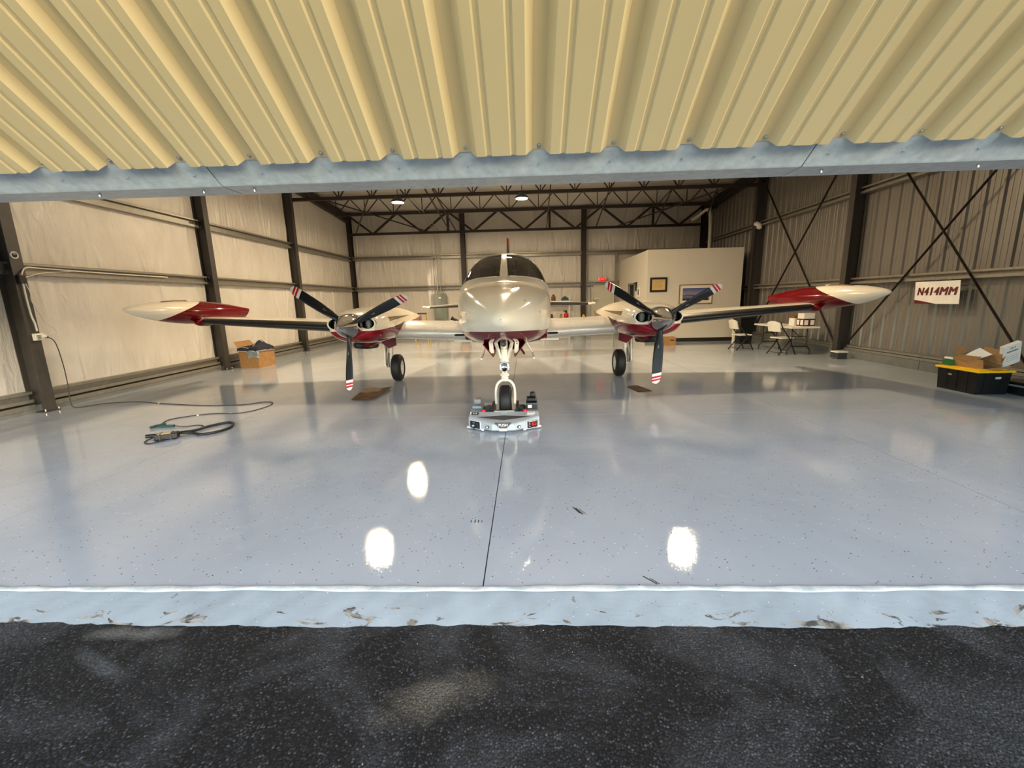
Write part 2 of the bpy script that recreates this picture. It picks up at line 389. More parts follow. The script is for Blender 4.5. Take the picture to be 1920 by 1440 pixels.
def smooth_path(pts, m=8, closed=False):
    P_ = [Vector(p) for p in pts]; out = []; N = len(P_)
    for i in range(N if closed else N - 1):
        p0 = P_[(i - 1) % N] if closed or i > 0 else P_[0]; p1 = P_[i]; p2 = P_[(i + 1) % N]; p3 = P_[(i + 2) % N] if closed or i + 2 < N else P_[-1]
        for j in range(m):
            t = j / m
            out.append(0.5 * ((2 * p1) + (p2 - p0) * t + (2 * p0 - 5 * p1 + 4 * p2 - p3) * t * t + (3 * p1 - p0 - 3 * p2 + p3) * t ** 3))
    if not closed: out.append(P_[-1])
    return out
def text(name, body, size, mat, parent, mtx, shear=0.0, extrude=0.0015, bold=0.0, space=1.0, sx=1.0):
    cu = bpy.data.curves.new(name, 'FONT'); cu.body = body; cu.size = size; cu.shear = shear; cu.extrude = extrude; cu.offset = bold
    cu.align_x = 'CENTER'; cu.align_y = 'CENTER'; cu.space_character = space; cu.resolution_u = 3
    t_ = bpy.data.objects.new(name, cu); COL.objects.link(t_)
    dg = bpy.context.evaluated_depsgraph_get(); dg.update()
    me = bpy.data.meshes.new_from_object(t_.evaluated_get(dg)); bpy.data.objects.remove(t_)
    me.transform(mtx @ Matrix.Diagonal((sx, 1, 1, 1))); me.materials.clear(); me.materials.append(MATS[mat])
    me.name = name
    return link(name, me, parent)
def frame_mtx(o, xa, ya):
    xa = Vector(xa).normalized(); ya = Vector(ya).normalized(); za = xa.cross(ya)
    m = Matrix((xa, ya, za)).transposed().to_4x4(); m.translation = Vector(o); return m
def pchip(xs, ys):
    xs = np.array(xs, float); ys = np.array(ys, float); h = np.diff(xs); dl = np.diff(ys) / h; n = len(xs); d_ = np.zeros(n)
    for i in range(1, n - 1):
        if dl[i - 1] * dl[i] > 0:
            w1 = 2 * h[i] + h[i - 1]; w2 = h[i] + 2 * h[i - 1]; d_[i] = (w1 + w2) / (w1 / dl[i - 1] + w2 / dl[i])
    d_[0] = dl[0]; d_[-1] = dl[-1]
    def f_(x_):
        x_ = min(max(x_, xs[0]), xs[-1]); i = min(max(int(np.searchsorted(xs, x_)) - 1, 0), n - 2); t = (x_ - xs[i]) / h[i]
        return float((1 + 2 * t) * (1 - t) ** 2 * ys[i] + t * (1 - t) ** 2 * h[i] * d_[i] + t * t * (3 - 2 * t) * ys[i + 1] + t * t * (t - 1) * h[i] * d_[i + 1])
    return f_
def spow(a, p): return math.copysign(abs(a) ** p, a)

# ================================================================== SETTING
XL, XR, YB = -8.2, 8.2, 20.38
def zroof(y): return 5.66 + (20.3 - y) * 0.068

# floor: poured slabs with saw joints
flo = MB().b2((-8.6, 2.13, -0.2), (8.6, 20.8, -0.03)).build('floor', 'joint_dark')
tag(flo, 'glossy grey flaked epoxy concrete hangar floor', 'floor', kind='structure')
jx = [-8.6, -4.11, -0.27, 3.60, 8.6]; jy = [2.14, 5.85, 9.75, 13.7, 17.5, 20.8]
for i in range(4):
    for j in range(5):
        g = 0.0035
        MB().b2((jx[i] + g, jy[j] + (g if j else 0), -0.03), (jx[i + 1] - g, jy[j + 1] - g * .35, 0.0)).build('slab', 'epoxy_floor', flo)
# black scuffs left on the floor
def sill_edge(x_): return 1.915 + 0.006 * math.sin(x_ * 2.1 + 1) + 0.003 * math.sin(x_ * 7.3) + 0.003 * math.sin(x_ * 19.0) + 0.002 * math.sin(x_ * 47.0)
# threshold slope, raised white ridge
sl = thing('trim_1', 'pale blue-grey chipped paint threshold sloping down to the asphalt', 'threshold', kind='structure')
def sillf(u, v_):
    x_ = -8.6 + 17.2 * u; e = sill_edge(x_); t = v_
    return (x_, 2.15 + (e - 2.15) * t, 0.003 - 0.05 * t ** 1.1 + 0.0015 * math.sin(x_ * 31 + t * 9))
MB().grid(sillf, 600, 10).build('slope', 'threshold_paint', sl)
def ridgef(u, v_):
    x_ = -8.6 + 17.2 * u; a = v_ * PI
    wv = 0.022 + 0.004 * math.sin(x_ * 5.0) + 0.003 * math.sin(x_ * 17.0 + 1)
    return (x_, 2.146 + 0.004 * math.sin(x_ * 3.1) - wv * math.cos(a), 0.001 + 0.009 * math.sin(a) * (1 + 0.25 * math.sin(x_ * 23)))
MB().grid(ridgef, 600, 8).build('ridge', 'ridge_paint', sl)
# asphalt apron
def asph(u, v_):
    x_ = -9 + 18 * u; y_ = -1.5 + 3.6 * v_
    h = 0.006 * math.sin(x_ * 2.3 + y_) + 0.005 * math.sin(x_ * 5.1 - 2 * y_ + 1) + 0.004 * math.sin(y_ * 9 + x_) + 0.004 * math.exp(-((y_ - sill_edge(x_) + .03) / 0.03) ** 2) * (0.4 + 0.6 * math.sin(x_ * 11))
    return (x_, y_, -0.047 + h * .25 * min(1, (y_ + 1.5) / .3))
pv = MB().grid(asph, 360, 120); pv.b2((-300, -300, -0.4), (300, -1.499, -0.047)).b2((-300, -1.5, -0.4), (-8.99, 60, -0.047)).b2((8.99, -1.5, -0.4), (300, 60, -0.047))
tag(pv.build('pavement', 'asphalt'), 'worn black asphalt apron with dusty patches outside the door', 'pavement', kind='structure')
# rubber scuff marks
def scuff(name, pts, label):
    m = MB()
    for (x_, y_, dx, dy, wd) in pts:
        m.bar((x_ - dx, y_ - dy, 0.0006), (x_ + dx, y_ + dy, 0.0006), wd, 0.001)
    tag(m.build(name, 'black_rubber'), label, 'skid mark')
scuff('skid_mark', [(0.365, 3.06, -.022, .05, .008), (0.385, 3.045, -.022, .05, .012), (0.41, 3.04, -.02, .04, .005)], 'dark slanted rubber scuff on the floor right of the centre joint')
scuff('skid_mark', [(-0.43, 2.90, 0, .018, .006), (-0.40, 2.90, 0, .024, .007), (-0.375, 2.90, 0, .02, .006), (-0.35, 2.90, 0, .014, .005)], 'row of short faint scuffs on the floor left of the centre joint')
scuff('skid_mark', [(0.69, 2.22, -.03, .035, .007), (0.715, 2.21, -.02, .025, .005)], 'thin dark scuff beside the white threshold ridge')

# ---------------------------------------------------------------- vinyl blanket panels
def blanket(org, ua, va, na, W, H, parent, seed, amp=1.0, topfn=None, folds=9):
    r_ = np.random.default_rng(seed); nu, nv = max(20, int(W / .024)), max(14, int(H / .05))
    U, V = np.meshgrid(np.linspace(0, 1, nu + 1), np.linspace(0, 1, nv + 1), indexing='ij')
    Xp = U * W; HH = np.full_like(Xp, H) if topfn is None else np.vectorize(topfn)(Xp); Yp = V * HH
    E_ = np.clip(np.minimum(np.minimum(Xp, W - Xp) / .12, np.minimum(Yp, HH - Yp) / .08), 0, 1)
    D = .02 * np.sin(PI * U) * np.sin(PI * V) + .007 * np.sin(Xp * 3.1 + Yp * 1.3 + seed)
    for _ in range(int(folds * W / 2.0) + 3):                  # loose folds running from the girts
        x0, sl_, w_, a_ = r_.random() * W, r_.uniform(-.22, .22), r_.uniform(.02, .05), r_.uniform(.008, .030) * r_.choice((1, 1, -1))
        q = (1 - V) if r_.random() < .33 else V
        xx = Xp - x0 - sl_ * Yp - .03 * np.sin(3 * Yp + r_.random() * 6)
        D += a_ * np.clip(1 - q / r_.uniform(.3, .95), 0, 1) * np.exp(-(xx / (w_ * (1 + .9 * q))) ** 2)
    o = np.array(org); P_ = o + Xp[..., None] * np.array(ua) + Yp[..., None] * np.array(va) + (D * E_ * amp)[..., None] * np.array(na)
    idx = np.arange((nu + 1) * (nv + 1)).reshape(nu + 1, nv + 1)
    F = np.stack([idx[:-1, :-1], idx[1:, :-1], idx[1:, 1:], idx[:-1, 1:]], -1).reshape(-1, 4)
    m = MB(); m.v = [tuple(q) for q in P_.reshape(-1, 3)]; m.f = [tuple(q) for q in F.tolist()]; m.mi = [0] * len(m.f); m.sm = [True] * len(m.f)
    return m.build('insulation_panel', 'vinyl_insulation', parent)

def icol(parent, face, a, b0, b1, z1, wall):                   # I-section column against a side wall: b0 outer, b1 inner x, centred on y = a
    m = MB(); s = 1 if b1 > b0 else -1
    m.b2((b1 - s * .014, a - .085, 0), (b1, a + .085, z1)); m.b2((b0, a - .085, 0), (b0 + s * .014, a + .085, z1)); m.b2((b0 + s * .01, a - .006, 0), (b1 - s * .01, a + .006, z1))
    m.b2((b0, a - .11, 0), (b1 + s * .03, a + .11, .018))
    c_ = m.build('column', 'dark_steel', parent)
    bm_ = MB()
    for dy in (-.1, .1): bm_.cyl((b1 + s * .015, a + dy, .018), (b1 + s * .015, a + dy, .05), .012, n=6)
    bm_.build('anchor_bolt', 'bolt_steel', c_)
    return c_
def zgirt(m, axis, c0, c1, inner, outer, z0, z1):              # open C girt, lips towards the room
    th = .006
    lo, hi = sorted((inner, outer))
    def b(p, q, za, zb):
        if axis == 'y': m.b2((p, c0, za), (q, c1, zb))
        else: m.b2((c0, p, za), (c1, q, zb))
    b(lo, hi, z0, z0 + th); b(lo, hi, z1 - th, z1)
    s = 1 if outer > inner else -1
    b(*sorted((inner, inner + s * th)), z0, z0 + .055); b(*sorted((inner, inner + s * th)), z1 - .04, z1)
    b(*sorted((outer - s * th, outer)), z0, z1)
    mid = inner + s * abs(outer - inner) * .55
    b(*sorted((mid, mid + s * th)), z0, z1)

# ---------------------------------------------------------------- left wall
wl_ = thing('wall_left', 'left hangar wall of white vinyl insulation between steel columns', 'wall', kind='structure')
MB().prism([(2.1, -.1), (20.7, -.1), (20.7, zroof(20.7) + .3), (2.1, zroof(2.1) + .3)], 'x', -8.42, -8.36).build('light_block_shell', 'dark_steel', wl_)  # outer sheet added to keep light from leaking in
LC = [2.32, 6.55, 10.82, 15.0, 20.1]
for a in LC[:-1]: icol(wl_, 'x', a, -8.06, -7.79, zroof(a) - .25, 'l')
bays = list(zip(LC[:-1], LC[1:]))
for bi, (a, b) in enumerate(bays):
    a += .02; b -= .02
    blanket((-8.055, b, .34), (0, -1, 0), (0, 0, 1), (1, 0, 0), b - a, 1.85, wl_, 10 + bi, 1.25, folds=11)
    blanket((-8.055, b, 2.35), (0, -1, 0), (0, 0, 1), (1, 0, 0), b - a, 1.18, wl_, 20 + bi)
    blanket((-8.055, b, 3.70), (0, -1, 0), (0, 0, 1), (1, 0, 0), b - a, 2.6, wl_, 30 + bi, topfn=lambda x_, b=b: zroof(b - x_) - 3.70 + .1)
    for z0, z1 in ((2.18, 2.37), (3.52, 3.71)):
        m = MB(); zgirt(m, 'y', a - .08 if bi else a, b - .08, -7.93, -8.06, z0, z1); m.build('girt', 'girt_steel', wl_)
    m = MB(); zgirt(m, 'y', a, b - .08, -7.93, -8.06, .17, .35); m.build('base_girt', 'girt_steel', wl_)
    MB().b2((-8.06, a, .125), (-7.925, b - .08, .14)).b2((-7.93, a, .07), (-7.922, b - .08, .14)).build('base_flashing', 'girt_steel', wl_)
    MB().b2((-8.2, a - .02, 0), (-7.935, b + .02, .12)).build('curb', 'concrete', wl_)
# rafter under the roof edge
MB().bar((-7.98, 20.1, zroof(20.1) - .30), (-7.98, 2.3, zroof(2.3) - .30), .18, .34).build('rafter', 'truss_steel', wl_)

# ---------------------------------------------------------------- ribbed sheet profile
def rib_profile(n, pitch, h, w0, w1, minor=True, sgn=1):       # list of (x, height)
    pts = []
    for i in range(n):
        c_ = i * pitch
        pts += [(c_ - w0 / 2, 0), (c_ - w1 / 2, h), (c_ + w1 / 2, h), (c_ + w0 / 2, 0)]
        if minor:
            for f_ in (1 / 3, 2 / 3):
                m_ = c_ + pitch * f_
                pts += [(m_ - .013, 0), (m_ - .007, .0055), (m_ + .007, .0055), (m_ + .013, 0)]
    return pts
# ---------------------------------------------------------------- right wall: ribbed liner panels
wr = thing('wall_right', 'right hangar wall of ribbed metal liner panels with steel columns', 'wall', kind='structure')
MB().prism([(2.1, -.1), (20.7, -.1), (20.7, zroof(20.7) + .3), (2.1, zroof(2.1) + .3)], 'x', 8.38, 8.44).build('light_block_shell', 'dark_steel', wr)  # added behind the ribbed panels to block outside light
PW = 0.915; yy = 2.2
while yy < 20.4:
    prof = rib_profile(3, PW / 3, .034, .075, .03)
    prof = [p for p in prof if p[0] > -0.045]; prof.append((PW - .03, 0))
    y1 = min(20.45, yy + PW)
    vs_, fs_ = [], []
    for (px_, ph_) in prof:
        yv = min(yy + .03 + px_, 20.45)
        vs_ += [(8.21 - ph_, yv, .22), (8.21 - ph_, yv, zroof(yv) + .1)]
    for i in range(len(prof) - 1): fs_.append((2 * i, 2 * i + 1, 2 * i + 3, 2 * i + 2))
    MB().add(vs_, fs_).build('liner_panel', 'liner_sheet', wr)
    yy += PW
RC = [2.32, 6.70, 11.12, 15.62, 20.1]
for a in RC[:-1]: icol(wr, 'x', a, 8.18, 7.86, zroof(a) - .25, 'r')
for bi, (a, b) in enumerate(zip(RC[:-1], RC[1:])):
    for z0, z1 in ((1.80, 1.95), (3.90, 4.05)):
        m = MB(); zgirt(m, 'y', a - .1 if bi else a, b - .1, 8.03, 8.205, z0, z1); m.build('girt', 'girt_steel', wr)
    m = MB(); zgirt(m, 'y', a + .1, b - .1, 8.03, 8.205, .20, .31); m.build('base_girt', 'girt_steel', wr)
    n_ = 2
    for q in range(n_):
        ya, yb = a + (b - a) * q / n_, a + (b - a) * (q + 1) / n_
        MB().b2((8.04, ya + .006, 0), (8.3, yb - .006, .195)).build('curb', 'concrete', wr)
MB().bar((7.98, 20.1, zroof(20.1) - .30), (7.98, 2.3, zroof(2.3) - .30), .18, .34).build('rafter', 'truss_steel', wr)
def brace(p, q, grp):
    m = MB(); m.bar((8.0, *p), (8.0, *q), .008, .055, upv=(1, 0, 0))
    return m.build('cross_brace', 'truss_steel', wr)
brace((11.0, .25), (6.8, 4.95), 0); brace((6.8, .12), (11.0, 5.55), 0); brace((11.2, .16), (15.5, 5.35), 0); brace((15.4, .35), (11.2, 5.5), 0)
# ---------------------------------------------------------------- back wall
wb = thing('wall_back', 'back hangar wall of wrinkled white vinyl insulation', 'wall', kind='structure')
MB().b2((-8.4, 20.55, -.1), (8.4, 20.6, 6.2)).build('light_block_shell', 'dark_steel', wb)  # unseen backing added to stop light through the back wall
BC = [-8.0, -2.80, 2.68, 8.0]
for bi, (a, b) in enumerate(zip(BC[:-1], BC[1:])):
    for (z0, h, sd_, fo) in ((.0, 2.2, 40, 14), (2.36, 1.22, 50, 12), (3.72, 1.95, 60, 12)):
        blanket((a - .1, YB, z0), (1, 0, 0), (0, 0, 1), (0, -1, 0), b - a + .2, h, wb, sd_ + bi, 1.1, folds=fo)
    for z0, z1 in ((2.19, 2.37), (3.57, 3.74)):
        m = MB(); zgirt(m, 'x', a, b - .02, 20.2, 20.38, z0, z1); m.build('girt', 'girt_steel', wb)
    m = MB(); zgirt(m, 'x', a, b - .02, 20.2, 20.38, .1, .28); m.build('base_girt', 'girt_steel', wb)
for a in BC:
    m = MB(); m.b2((a - .1, 20.08, 0), (a + .1, 20.094, 5.6)).b2((a - .006, 20.09, 0), (a + .006, 20.36, 5.6)).b2((a - .1, 20.36, 0), (a + .1, 20.375, 5.6))
    m.build('column', 'truss_steel', wb)
for a in (4.16,):
    MB().b2((a - .035, 20.22, 0), (a + .035, 20.36, 3.6)).build('stud', 'girt_steel', wb)
MB().b2((3.02, 20.22, 0), (3.08, 20.36, 2.24)).build('stud', 'girt_steel', wb)
# ---------------------------------------------------------------- ceiling and front
ce = thing('ceiling', 'sloping white insulated hangar roof underside', 'ceiling', kind='structure')
for i in range(6):
    ya, yb = 2.0 + i * 3.1, min(20.7, 2.0 + (i + 1) * 3.1)
    def cf(u, v_, ya=ya, yb=yb):
        x_ = -8.4 + 16.8 * u; y_ = ya + (yb - ya) * v_
        return (x_, y_, zroof(y_) + .03 * math.sin(PI * v_) * -1 + .012 * math.sin(x_ * 4 + i) * math.sin(PI * v_))
    MB().grid(cf, 60, 12).build('insulation_panel', 'vinyl_insulation', ce)
MB().add([(-8.5, 1.9, zroof(1.9) + .15), (8.5, 1.9, zroof(1.9) + .15), (8.5, 20.8, zroof(20.8) + .15), (-8.5, 20.8, zroof(20.8) + .15),
          (-8.5, 1.9, zroof(1.9) + .2), (8.5, 1.9, zroof(1.9) + .2), (8.5, 20.8, zroof(20.8) + .2), (-8.5, 20.8, zroof(20.8) + .2)],
         [(0, 1, 2, 3), (4, 7, 6, 5), (0, 4, 5, 1), (1, 5, 6, 2), (2, 6, 7, 3), (3, 7, 4, 0)]).build('roof_deck', 'dark_steel', ce)  # top shell added over the ceiling to block light
wf = MB().b2((-8.6, 2.12, 6.1), (8.6, 2.2, 7.1)).b2((-9.6, 2.12, -.1), (-8.18, 2.2, 7.1)).b2((8.18, 2.12, -.1), (9.6, 2.2, 7.1)).build('wall_front', 'outer_wall_tan')
tag(wf, 'hangar front wall strips framing the open doorway', 'wall', kind='structure')

# roof trusses
def truss(Y, zb, zt, n, cw, ww, label, style, inset=0.0):
    t = thing('roof_truss', label, 'truss', kind='structure')
    x0, x1 = -7.95, 7.95
    MB().b2((x0 + inset, Y - cw / 2, zb - cw / 2), (x1 - inset, Y + cw / 2, zb + cw / 2)).build('bottom_chord', 'truss_steel', t)
    MB().b2((x0, Y - cw * .7, zt - cw * .5), (x1, Y + cw * .7, zt + cw * .5)).build('top_chord', 'truss_steel', t)
    st = (x1 - x0) / n
    for i in range(n):
        xa = x0 + st * i; xm = xa + st / 2; xb = xa + st
        for p, q in (((xa, zt), (xm, zb)), ((xm, zb), (xb, zt))):
            MB().bar((p[0], Y, p[1]), (q[0], Y, q[1]), ww, ww, upv=(0, 1, 0)).build('web', 'truss_steel', t)
        if style and i % style == style - 1 and i < n - 1:
            MB().b2((xb - ww * .6, Y - ww * .5, zb), (xb + ww * .6, Y + ww * .5, zt)).build('post', 'truss_steel', t)
        if style == 0:
            MB().b2((xm - ww * .4, Y - ww * .4, zb), (xm + ww * .4, Y + ww * .4, zt)).build('post', 'truss_steel', t)
    return t
truss(20.02, 4.69, 5.56, 7, .10, .085, 'dark heavy roof truss against the back wall', 2)
truss(17.6, 5.05, 5.66, 14, .07, .034, 'dark light-webbed roof truss one bay before the back wall', 0, 0.57)
truss(15.2, 5.13, 5.90, 14, .105, .036, 'dark roof truss in front of the two glowing ceiling lamps', 0)
truss(12.7, 5.42, 6.10, 14, .09, .036, 'dark roof truss nearest the door beam, mostly hidden above it', 0)
br = thing('roof_bracing', 'thin dark diagonal rods bracing the roof trusses to each other', 'bracing', kind='structure')
for p, q in (((-3.30, 15.2, 5.33), (-3.33, 20.0, 4.72)), ((-3.05, 15.2, 5.33), (-3.05, 20.0, 4.72)), ((.90, 15.2, 5.33), (1.0, 20.0, 4.74)), ((2.92, 15.2, 5.32), (3.19, 20.0, 4.74)), ((4.9, 15.2, 5.08), (5.77, 20.0, 4.72)),
             ((-5.2, 15.2, 5.2), (-7.6, 20.0, 4.72)), ((6.4, 15.2, 5.12), (7.9, 20.0, 4.75)), ((-6.9, 15.2, 5.15), (-4.3, 20.0, 4.72)), ((6.9, 15.2, 5.15), (4.1, 20.0, 4.72))):
    MB().bar(p, q, .04, .04).build('brace_rod', 'truss_steel', br)

# ---------------------------------------------------------------- bifold door seen from below
door = thing('door_1', 'cream ribbed bifold hangar door folded open overhead with galvanized bottom rail', 'door', kind='structure')
T = Vector((0, .825, -.565)).normalized(); N = Vector((0, -.565, -.825)).normalized(); X1 = Vector((1, 0, 0))
Pb = Vector((0, 1.856, 2.172)); Eb = Vector((0, 1.94, 2.115)); PIT = .2895; XR0 = .06
def sheet_mesh(length, org, tdir, nrm):
    prof = [(a_, -b_) for a_, b_ in rib_profile(4, PIT, .032, .096, .046) if a_ < 3 * PIT + .049]   # grooves pressed in towards the frame
    vs_, fs_ = [], []
    for (px_, ph_) in prof:
        for s_ in (0, length):
            lift = .0014 if px_ > 2.6 * PIT else 0
            vs_.append(org + X1 * px_ - tdir * s_ + nrm * (ph_ + lift))
    for i in range(len(prof) - 1): fs_.append((2 * i, 2 * i + 1, 2 * i + 3, 2 * i + 2))
    n_ = len(vs_)
    vs2 = [p - nrm * .0009 for p in vs_]; fs2 = [tuple(reversed([q + n_ for q in f_])) for f_ in fs_]
    rim = [(2 * i, 2 * i + 2, 2 * i + 2 + n_, 2 * i + n_) for i in range(len(prof) - 1)]
    return MB().add(vs_ + vs2, fs_ + fs2 + rim).mesh('door_panel', ['canopy_sheet'])
LEN = 3.0
me_lo = sheet_mesh(LEN, Eb + N * .0345 - T * .127, T, N)
HN = Pb - T * LEN                                             # outer hinge line
T2 = (Vector((0, 2.05, 6.15)) - HN).normalized(); N2 = Vector((0, -T2.z, T2.y)); N2 = N2 if N2.y < 0 else -N2
me_up = sheet_mesh((Vector((0, 2.05, 6.15)) - HN).length, HN, -T2, N2)
kk = -10
while XR0 + kk * 3 * PIT - PIT < 8.3:
    for me_ in (me_lo, me_up):
        x_ = XR0 - PIT + kk * 3 * PIT
        if -8.8 < x_ < 8.3: link('door_panel', me_, door, (x_, 0, 0))
    kk += 1
# unseen backing added so no daylight leaks through the folded leaf
MB().box(HN + T2 * 1.75 - N2 * .09, (17.2, .04, 3.5), Matrix((X1, N2, T2)).transposed()).build('upper_leaf_light_stop', 'dark_steel', door)
MB().box(Pb - T * 1.55 - N * .11, (17.2, .03, 2.9), Matrix((X1, N, T)).transposed()).build('lower_leaf_light_stop', 'vinyl_insulation', door)
# galvanized bottom rail: flat leg, rounded nose and underside flange
cuts = [-8.6, -1.304, 1.150, 8.6]
def rail(xa, xb, dz):
    top = Eb - T * .22; prof = [top, Eb - T * .006, Eb - T * .002 + Vector((0, .0035, -.0012)), Eb + Vector((0, .012, 0)), Eb + Vector((0, .142, 0)), Eb + Vector((0, .145, .004)), Eb + Vector((0, .145, .10)), top + Vector((0, .19, .06))]
    m = MB(); vs_ = [p + X1 * x_ + N * dz for x_ in (xa, xb) for p in prof]; n_ = len(prof)
    fs_ = [(i, i + 1, n_ + i + 1, n_ + i) for i in range(n_ - 1)] + [(n_ - 1, 0, n_, 2 * n_ - 1), tuple(range(n_)), tuple(range(2 * n_ - 1, n_ - 1, -1))]
    return m.add(vs_, fs_).build('bottom_rail', 'galvanized', door)
for i in range(3): rail(cuts[i] + (.002 if i else 0), cuts[i + 1] - .002, [.0012, 0, .0012][i])
def screw_mesh(r, washer):
    m = MB(); bas = Matrix((X1, T, N)).transposed()
    if washer: m.cyl(Vector(), N * .0016, r * 1.75, n=14)
    m.cyl(Vector(), N * .0055, r, r * .85, n=6)
    return m.mesh('screw', ['bolt_steel'])
s_big, s_small = screw_mesh(.0052, True), screw_mesh(.0046, False)
for i in range(-9, 9):
    x_ = XR0 + i * PIT
    link('screw', s_big, door, Vector((x_ + .004, 0, 0)) + Eb - T * .145 + N * .0028)
    link('screw', s_small, door, Vector((x_ + .004, 0, 0)) + Eb - T * .060 + N * .001)
for x_ in (-1.42, -1.19, 1.26, 1.90, -.95 * 2):
    o = MB().cyl((x_, 1.985, 2.116), (x_, 1.985, 2.100), .006, n=6).build('bolt', 'bolt_steel', door)
# ---------------------------------------------------------------- unseen hangar row, added to keep the low sun off the doorway
nb_ = thing('added_shade_row', 'unseen low hangar row added behind the viewer to cast the evening shade', 'building', (0, -24, 0), kind='structure')
MB().b2((5, -12, -.05), (60, 0, 4.80)).build('wall', 'outer_wall_tan', nb_)
MB().prism([(-12.3, 4.80), (.3, 4.80), (.3, 4.91), (-6, 5.4), (-12.3, 4.91)], 'x', 4.7, 60.3).build('roof', 'dark_steel', nb_)

# ================================================================== OFFICE ROOM
OX, OY, OX2, OH = 4.32, 15.66, 7.62, 3.19
MB_ = MB().b2((OX, OY, 0), (OX2, OY + .12, OH))
tag(MB_.build('wall_office_front', 'office_wall'), 'plain cream office partition wall hung with two framed pictures', 'wall', kind='structure')
m = MB().b2((OX, OY + .12, 0), (OX + .12, 17.45, OH)).b2((OX, 18.35, 0), (OX + .12, 20.34, OH)).b2((OX, 17.45, 2.12), (OX + .12, 18.35, OH))
tag(m.build('wall_office_side', 'office_wall'), 'shadowed side wall of the office room with a dark doorway', 'wall', kind='structure')
tag(MB().b2((OX2 - .12, OY + .12, 0), (OX2, 20.34, OH)).build('wall_office_end', 'office_wall'), 'end wall of the office room beside the ribbed liner', 'wall', kind='structure')
tag(MB().b2((OX, OY, OH), (OX2, 20.34, OH + .04)).build('ceiling_office', 'office_wall'), 'flat lid on top of the small office room', 'ceiling', kind='structure')
tag(MB().b2((OX - .012, OY - .014, 0), (OX2, OY, .13)).build('baseboard_office', 'black_frame'), 'dark baseboard along the office front wall', 'baseboard', kind='structure')
d3 = thing('door_3', 'dark slab standing for the unlit opening in the office side wall', 'door', kind='structure')
MB().b2((OX + .03, 17.46, 0), (OX + .07, 18.34, 2.11)).build('door_leaf', 'dark_void', d3)  # flat slab, darkness of the opening put into its colour
MB().b2((OX - .02, 17.38, 0), (OX, 17.46, 2.18)).b2((OX - .02, 18.34, 0), (OX, 18.42, 2.18)).b2((OX - .02, 17.38, 2.11), (OX, 18.42, 2.18)).build('door_frame', 'mid_grey', d3)
def picture(loc, axis, W, H, fw, mw, art, framem, label, grp=None):   # facing -Y ('y') or -X ('x')
    t = thing('picture_frame', label, 'picture', loc, 0 if axis == 'y' else -PI / 2, grp)
    m = MB(); d_ = .03
    m.b2((-W / 2, -d_, H / 2 - fw), (W / 2, 0, H / 2)).b2((-W / 2, -d_, -H / 2), (W / 2, 0, -H / 2 + fw)).b2((-W / 2, -d_, -H / 2 + fw), (-W / 2 + fw, 0, H / 2 - fw)).b2((W / 2 - fw, -d_, -H / 2 + fw), (W / 2, 0, H / 2 - fw))
    m.build('frame', framem, t)
    MB().b2((-W / 2 + fw, -.012, -H / 2 + fw), (W / 2 - fw, -.001, H / 2 - fw)).build('mat', 'mat_board' if mw > 0 else art, t)
    if mw: MB().b2((-W / 2 + fw + mw, -.016, -H / 2 + fw + mw), (W / 2 - fw - mw, -.012, H / 2 - fw - mw)).build('print', art, t)
    return t
cf_ = picture((4.72, OY, 2.03), 'y', .60, .50, .065, 0, 'parchment', 'black_frame', 'certificate in a thick black frame, left of the two on the office wall')
for i in range(7):
    MB().b2((-.16 + .03 * (i % 3), -.0135, .12 - i * .035), (.16 - .02 * (i % 4), -.012, .126 - i * .035)).build('text_line', 'brown_box', cf_)
picture((6.04, OY, 1.67), 'y', 1.17, .68, .025, .10, 'landscape_print', 'brown_box', 'large framed blue-violet landscape print behind the right propeller')
picture((OX, 16.78, 1.80), 'x', .34, .36, .03, .05, 'dark_grey', 'white_plastic', 'small white-framed dark picture on the office side wall')
picture((OX, 17.12, 2.02), 'x', .22, .34, .02, .0, 'dark_grey', 'black_frame', 'narrow dark notice beside the office doorway')
# small wooden crate by the office
cr = thing('wooden_crate', 'low pale wooden crate on the floor before the office wall', 'crate', (4.83, 14.72, 0))
for i in range(3):
    for ya in (-.2, .185): MB().b2((-.2, ya, .01 + i * .085), (.2, ya + .015, .085 + i * .085)).build('slat', 'wood_crate', cr)
for s in (-1, 1): MB().b2((s * .2 - .008, -.2, 0), (s * .2 + .008, .2, .265)).build('end_panel', 'wood_crate', cr)
MB().b2((-.19, -.19, 0), (.19, .19, .012)).build('base', 'wood_crate', cr)
MB().b2((.02, -.206, .15), (.15, -.2, .185)).build('handle_slot', 'dark_void', cr)

# back door, exit sign
d2 = thing('door_2', 'pale grey steel personnel door in the back wall', 'door', kind='structure')
MB().b2((3.12, 20.24, 0), (4.04, 20.29, 2.14)).build('door_leaf', 'door_paint', d2)
MB().b2((3.06, 20.2, 0), (3.12, 20.3, 2.2)).b2((4.04, 20.2, 0), (4.10, 20.3, 2.2)).b2((3.06, 20.2, 2.14), (4.10, 20.3, 2.2)).build('door_frame', 'door_paint', d2)
h_ = MB().cyl((3.20, 20.24, 1.02), (3.20, 20.19, 1.02), .018).lathe([(0, .02), (.02, .03), (.04, .028), (.05, 0)], (3.20, 20.20, 1.02)); h_.build('door_knob', 'bolt_steel', d2)
MB().b2((3.13, 20.0, 1.55), (3.19, 20.24, 1.59)).bar((3.16, 20.2, 1.57), (3.5, 20.18, 1.62), .03, .03).build('door_closer', 'bolt_steel', d2)
ex = thing('exit_sign', 'glowing red EXIT sign above the back door', 'sign', (3.53, 20.16, 2.47))
MB().bev((0, .02, 0), (.36, .06, .22), .01).build('sign_case', 'white_plastic', ex)
MB().b2((-.165, -.016, -.095), (.165, -.010, .095)).build('sign_face', 'exit_dark', ex)
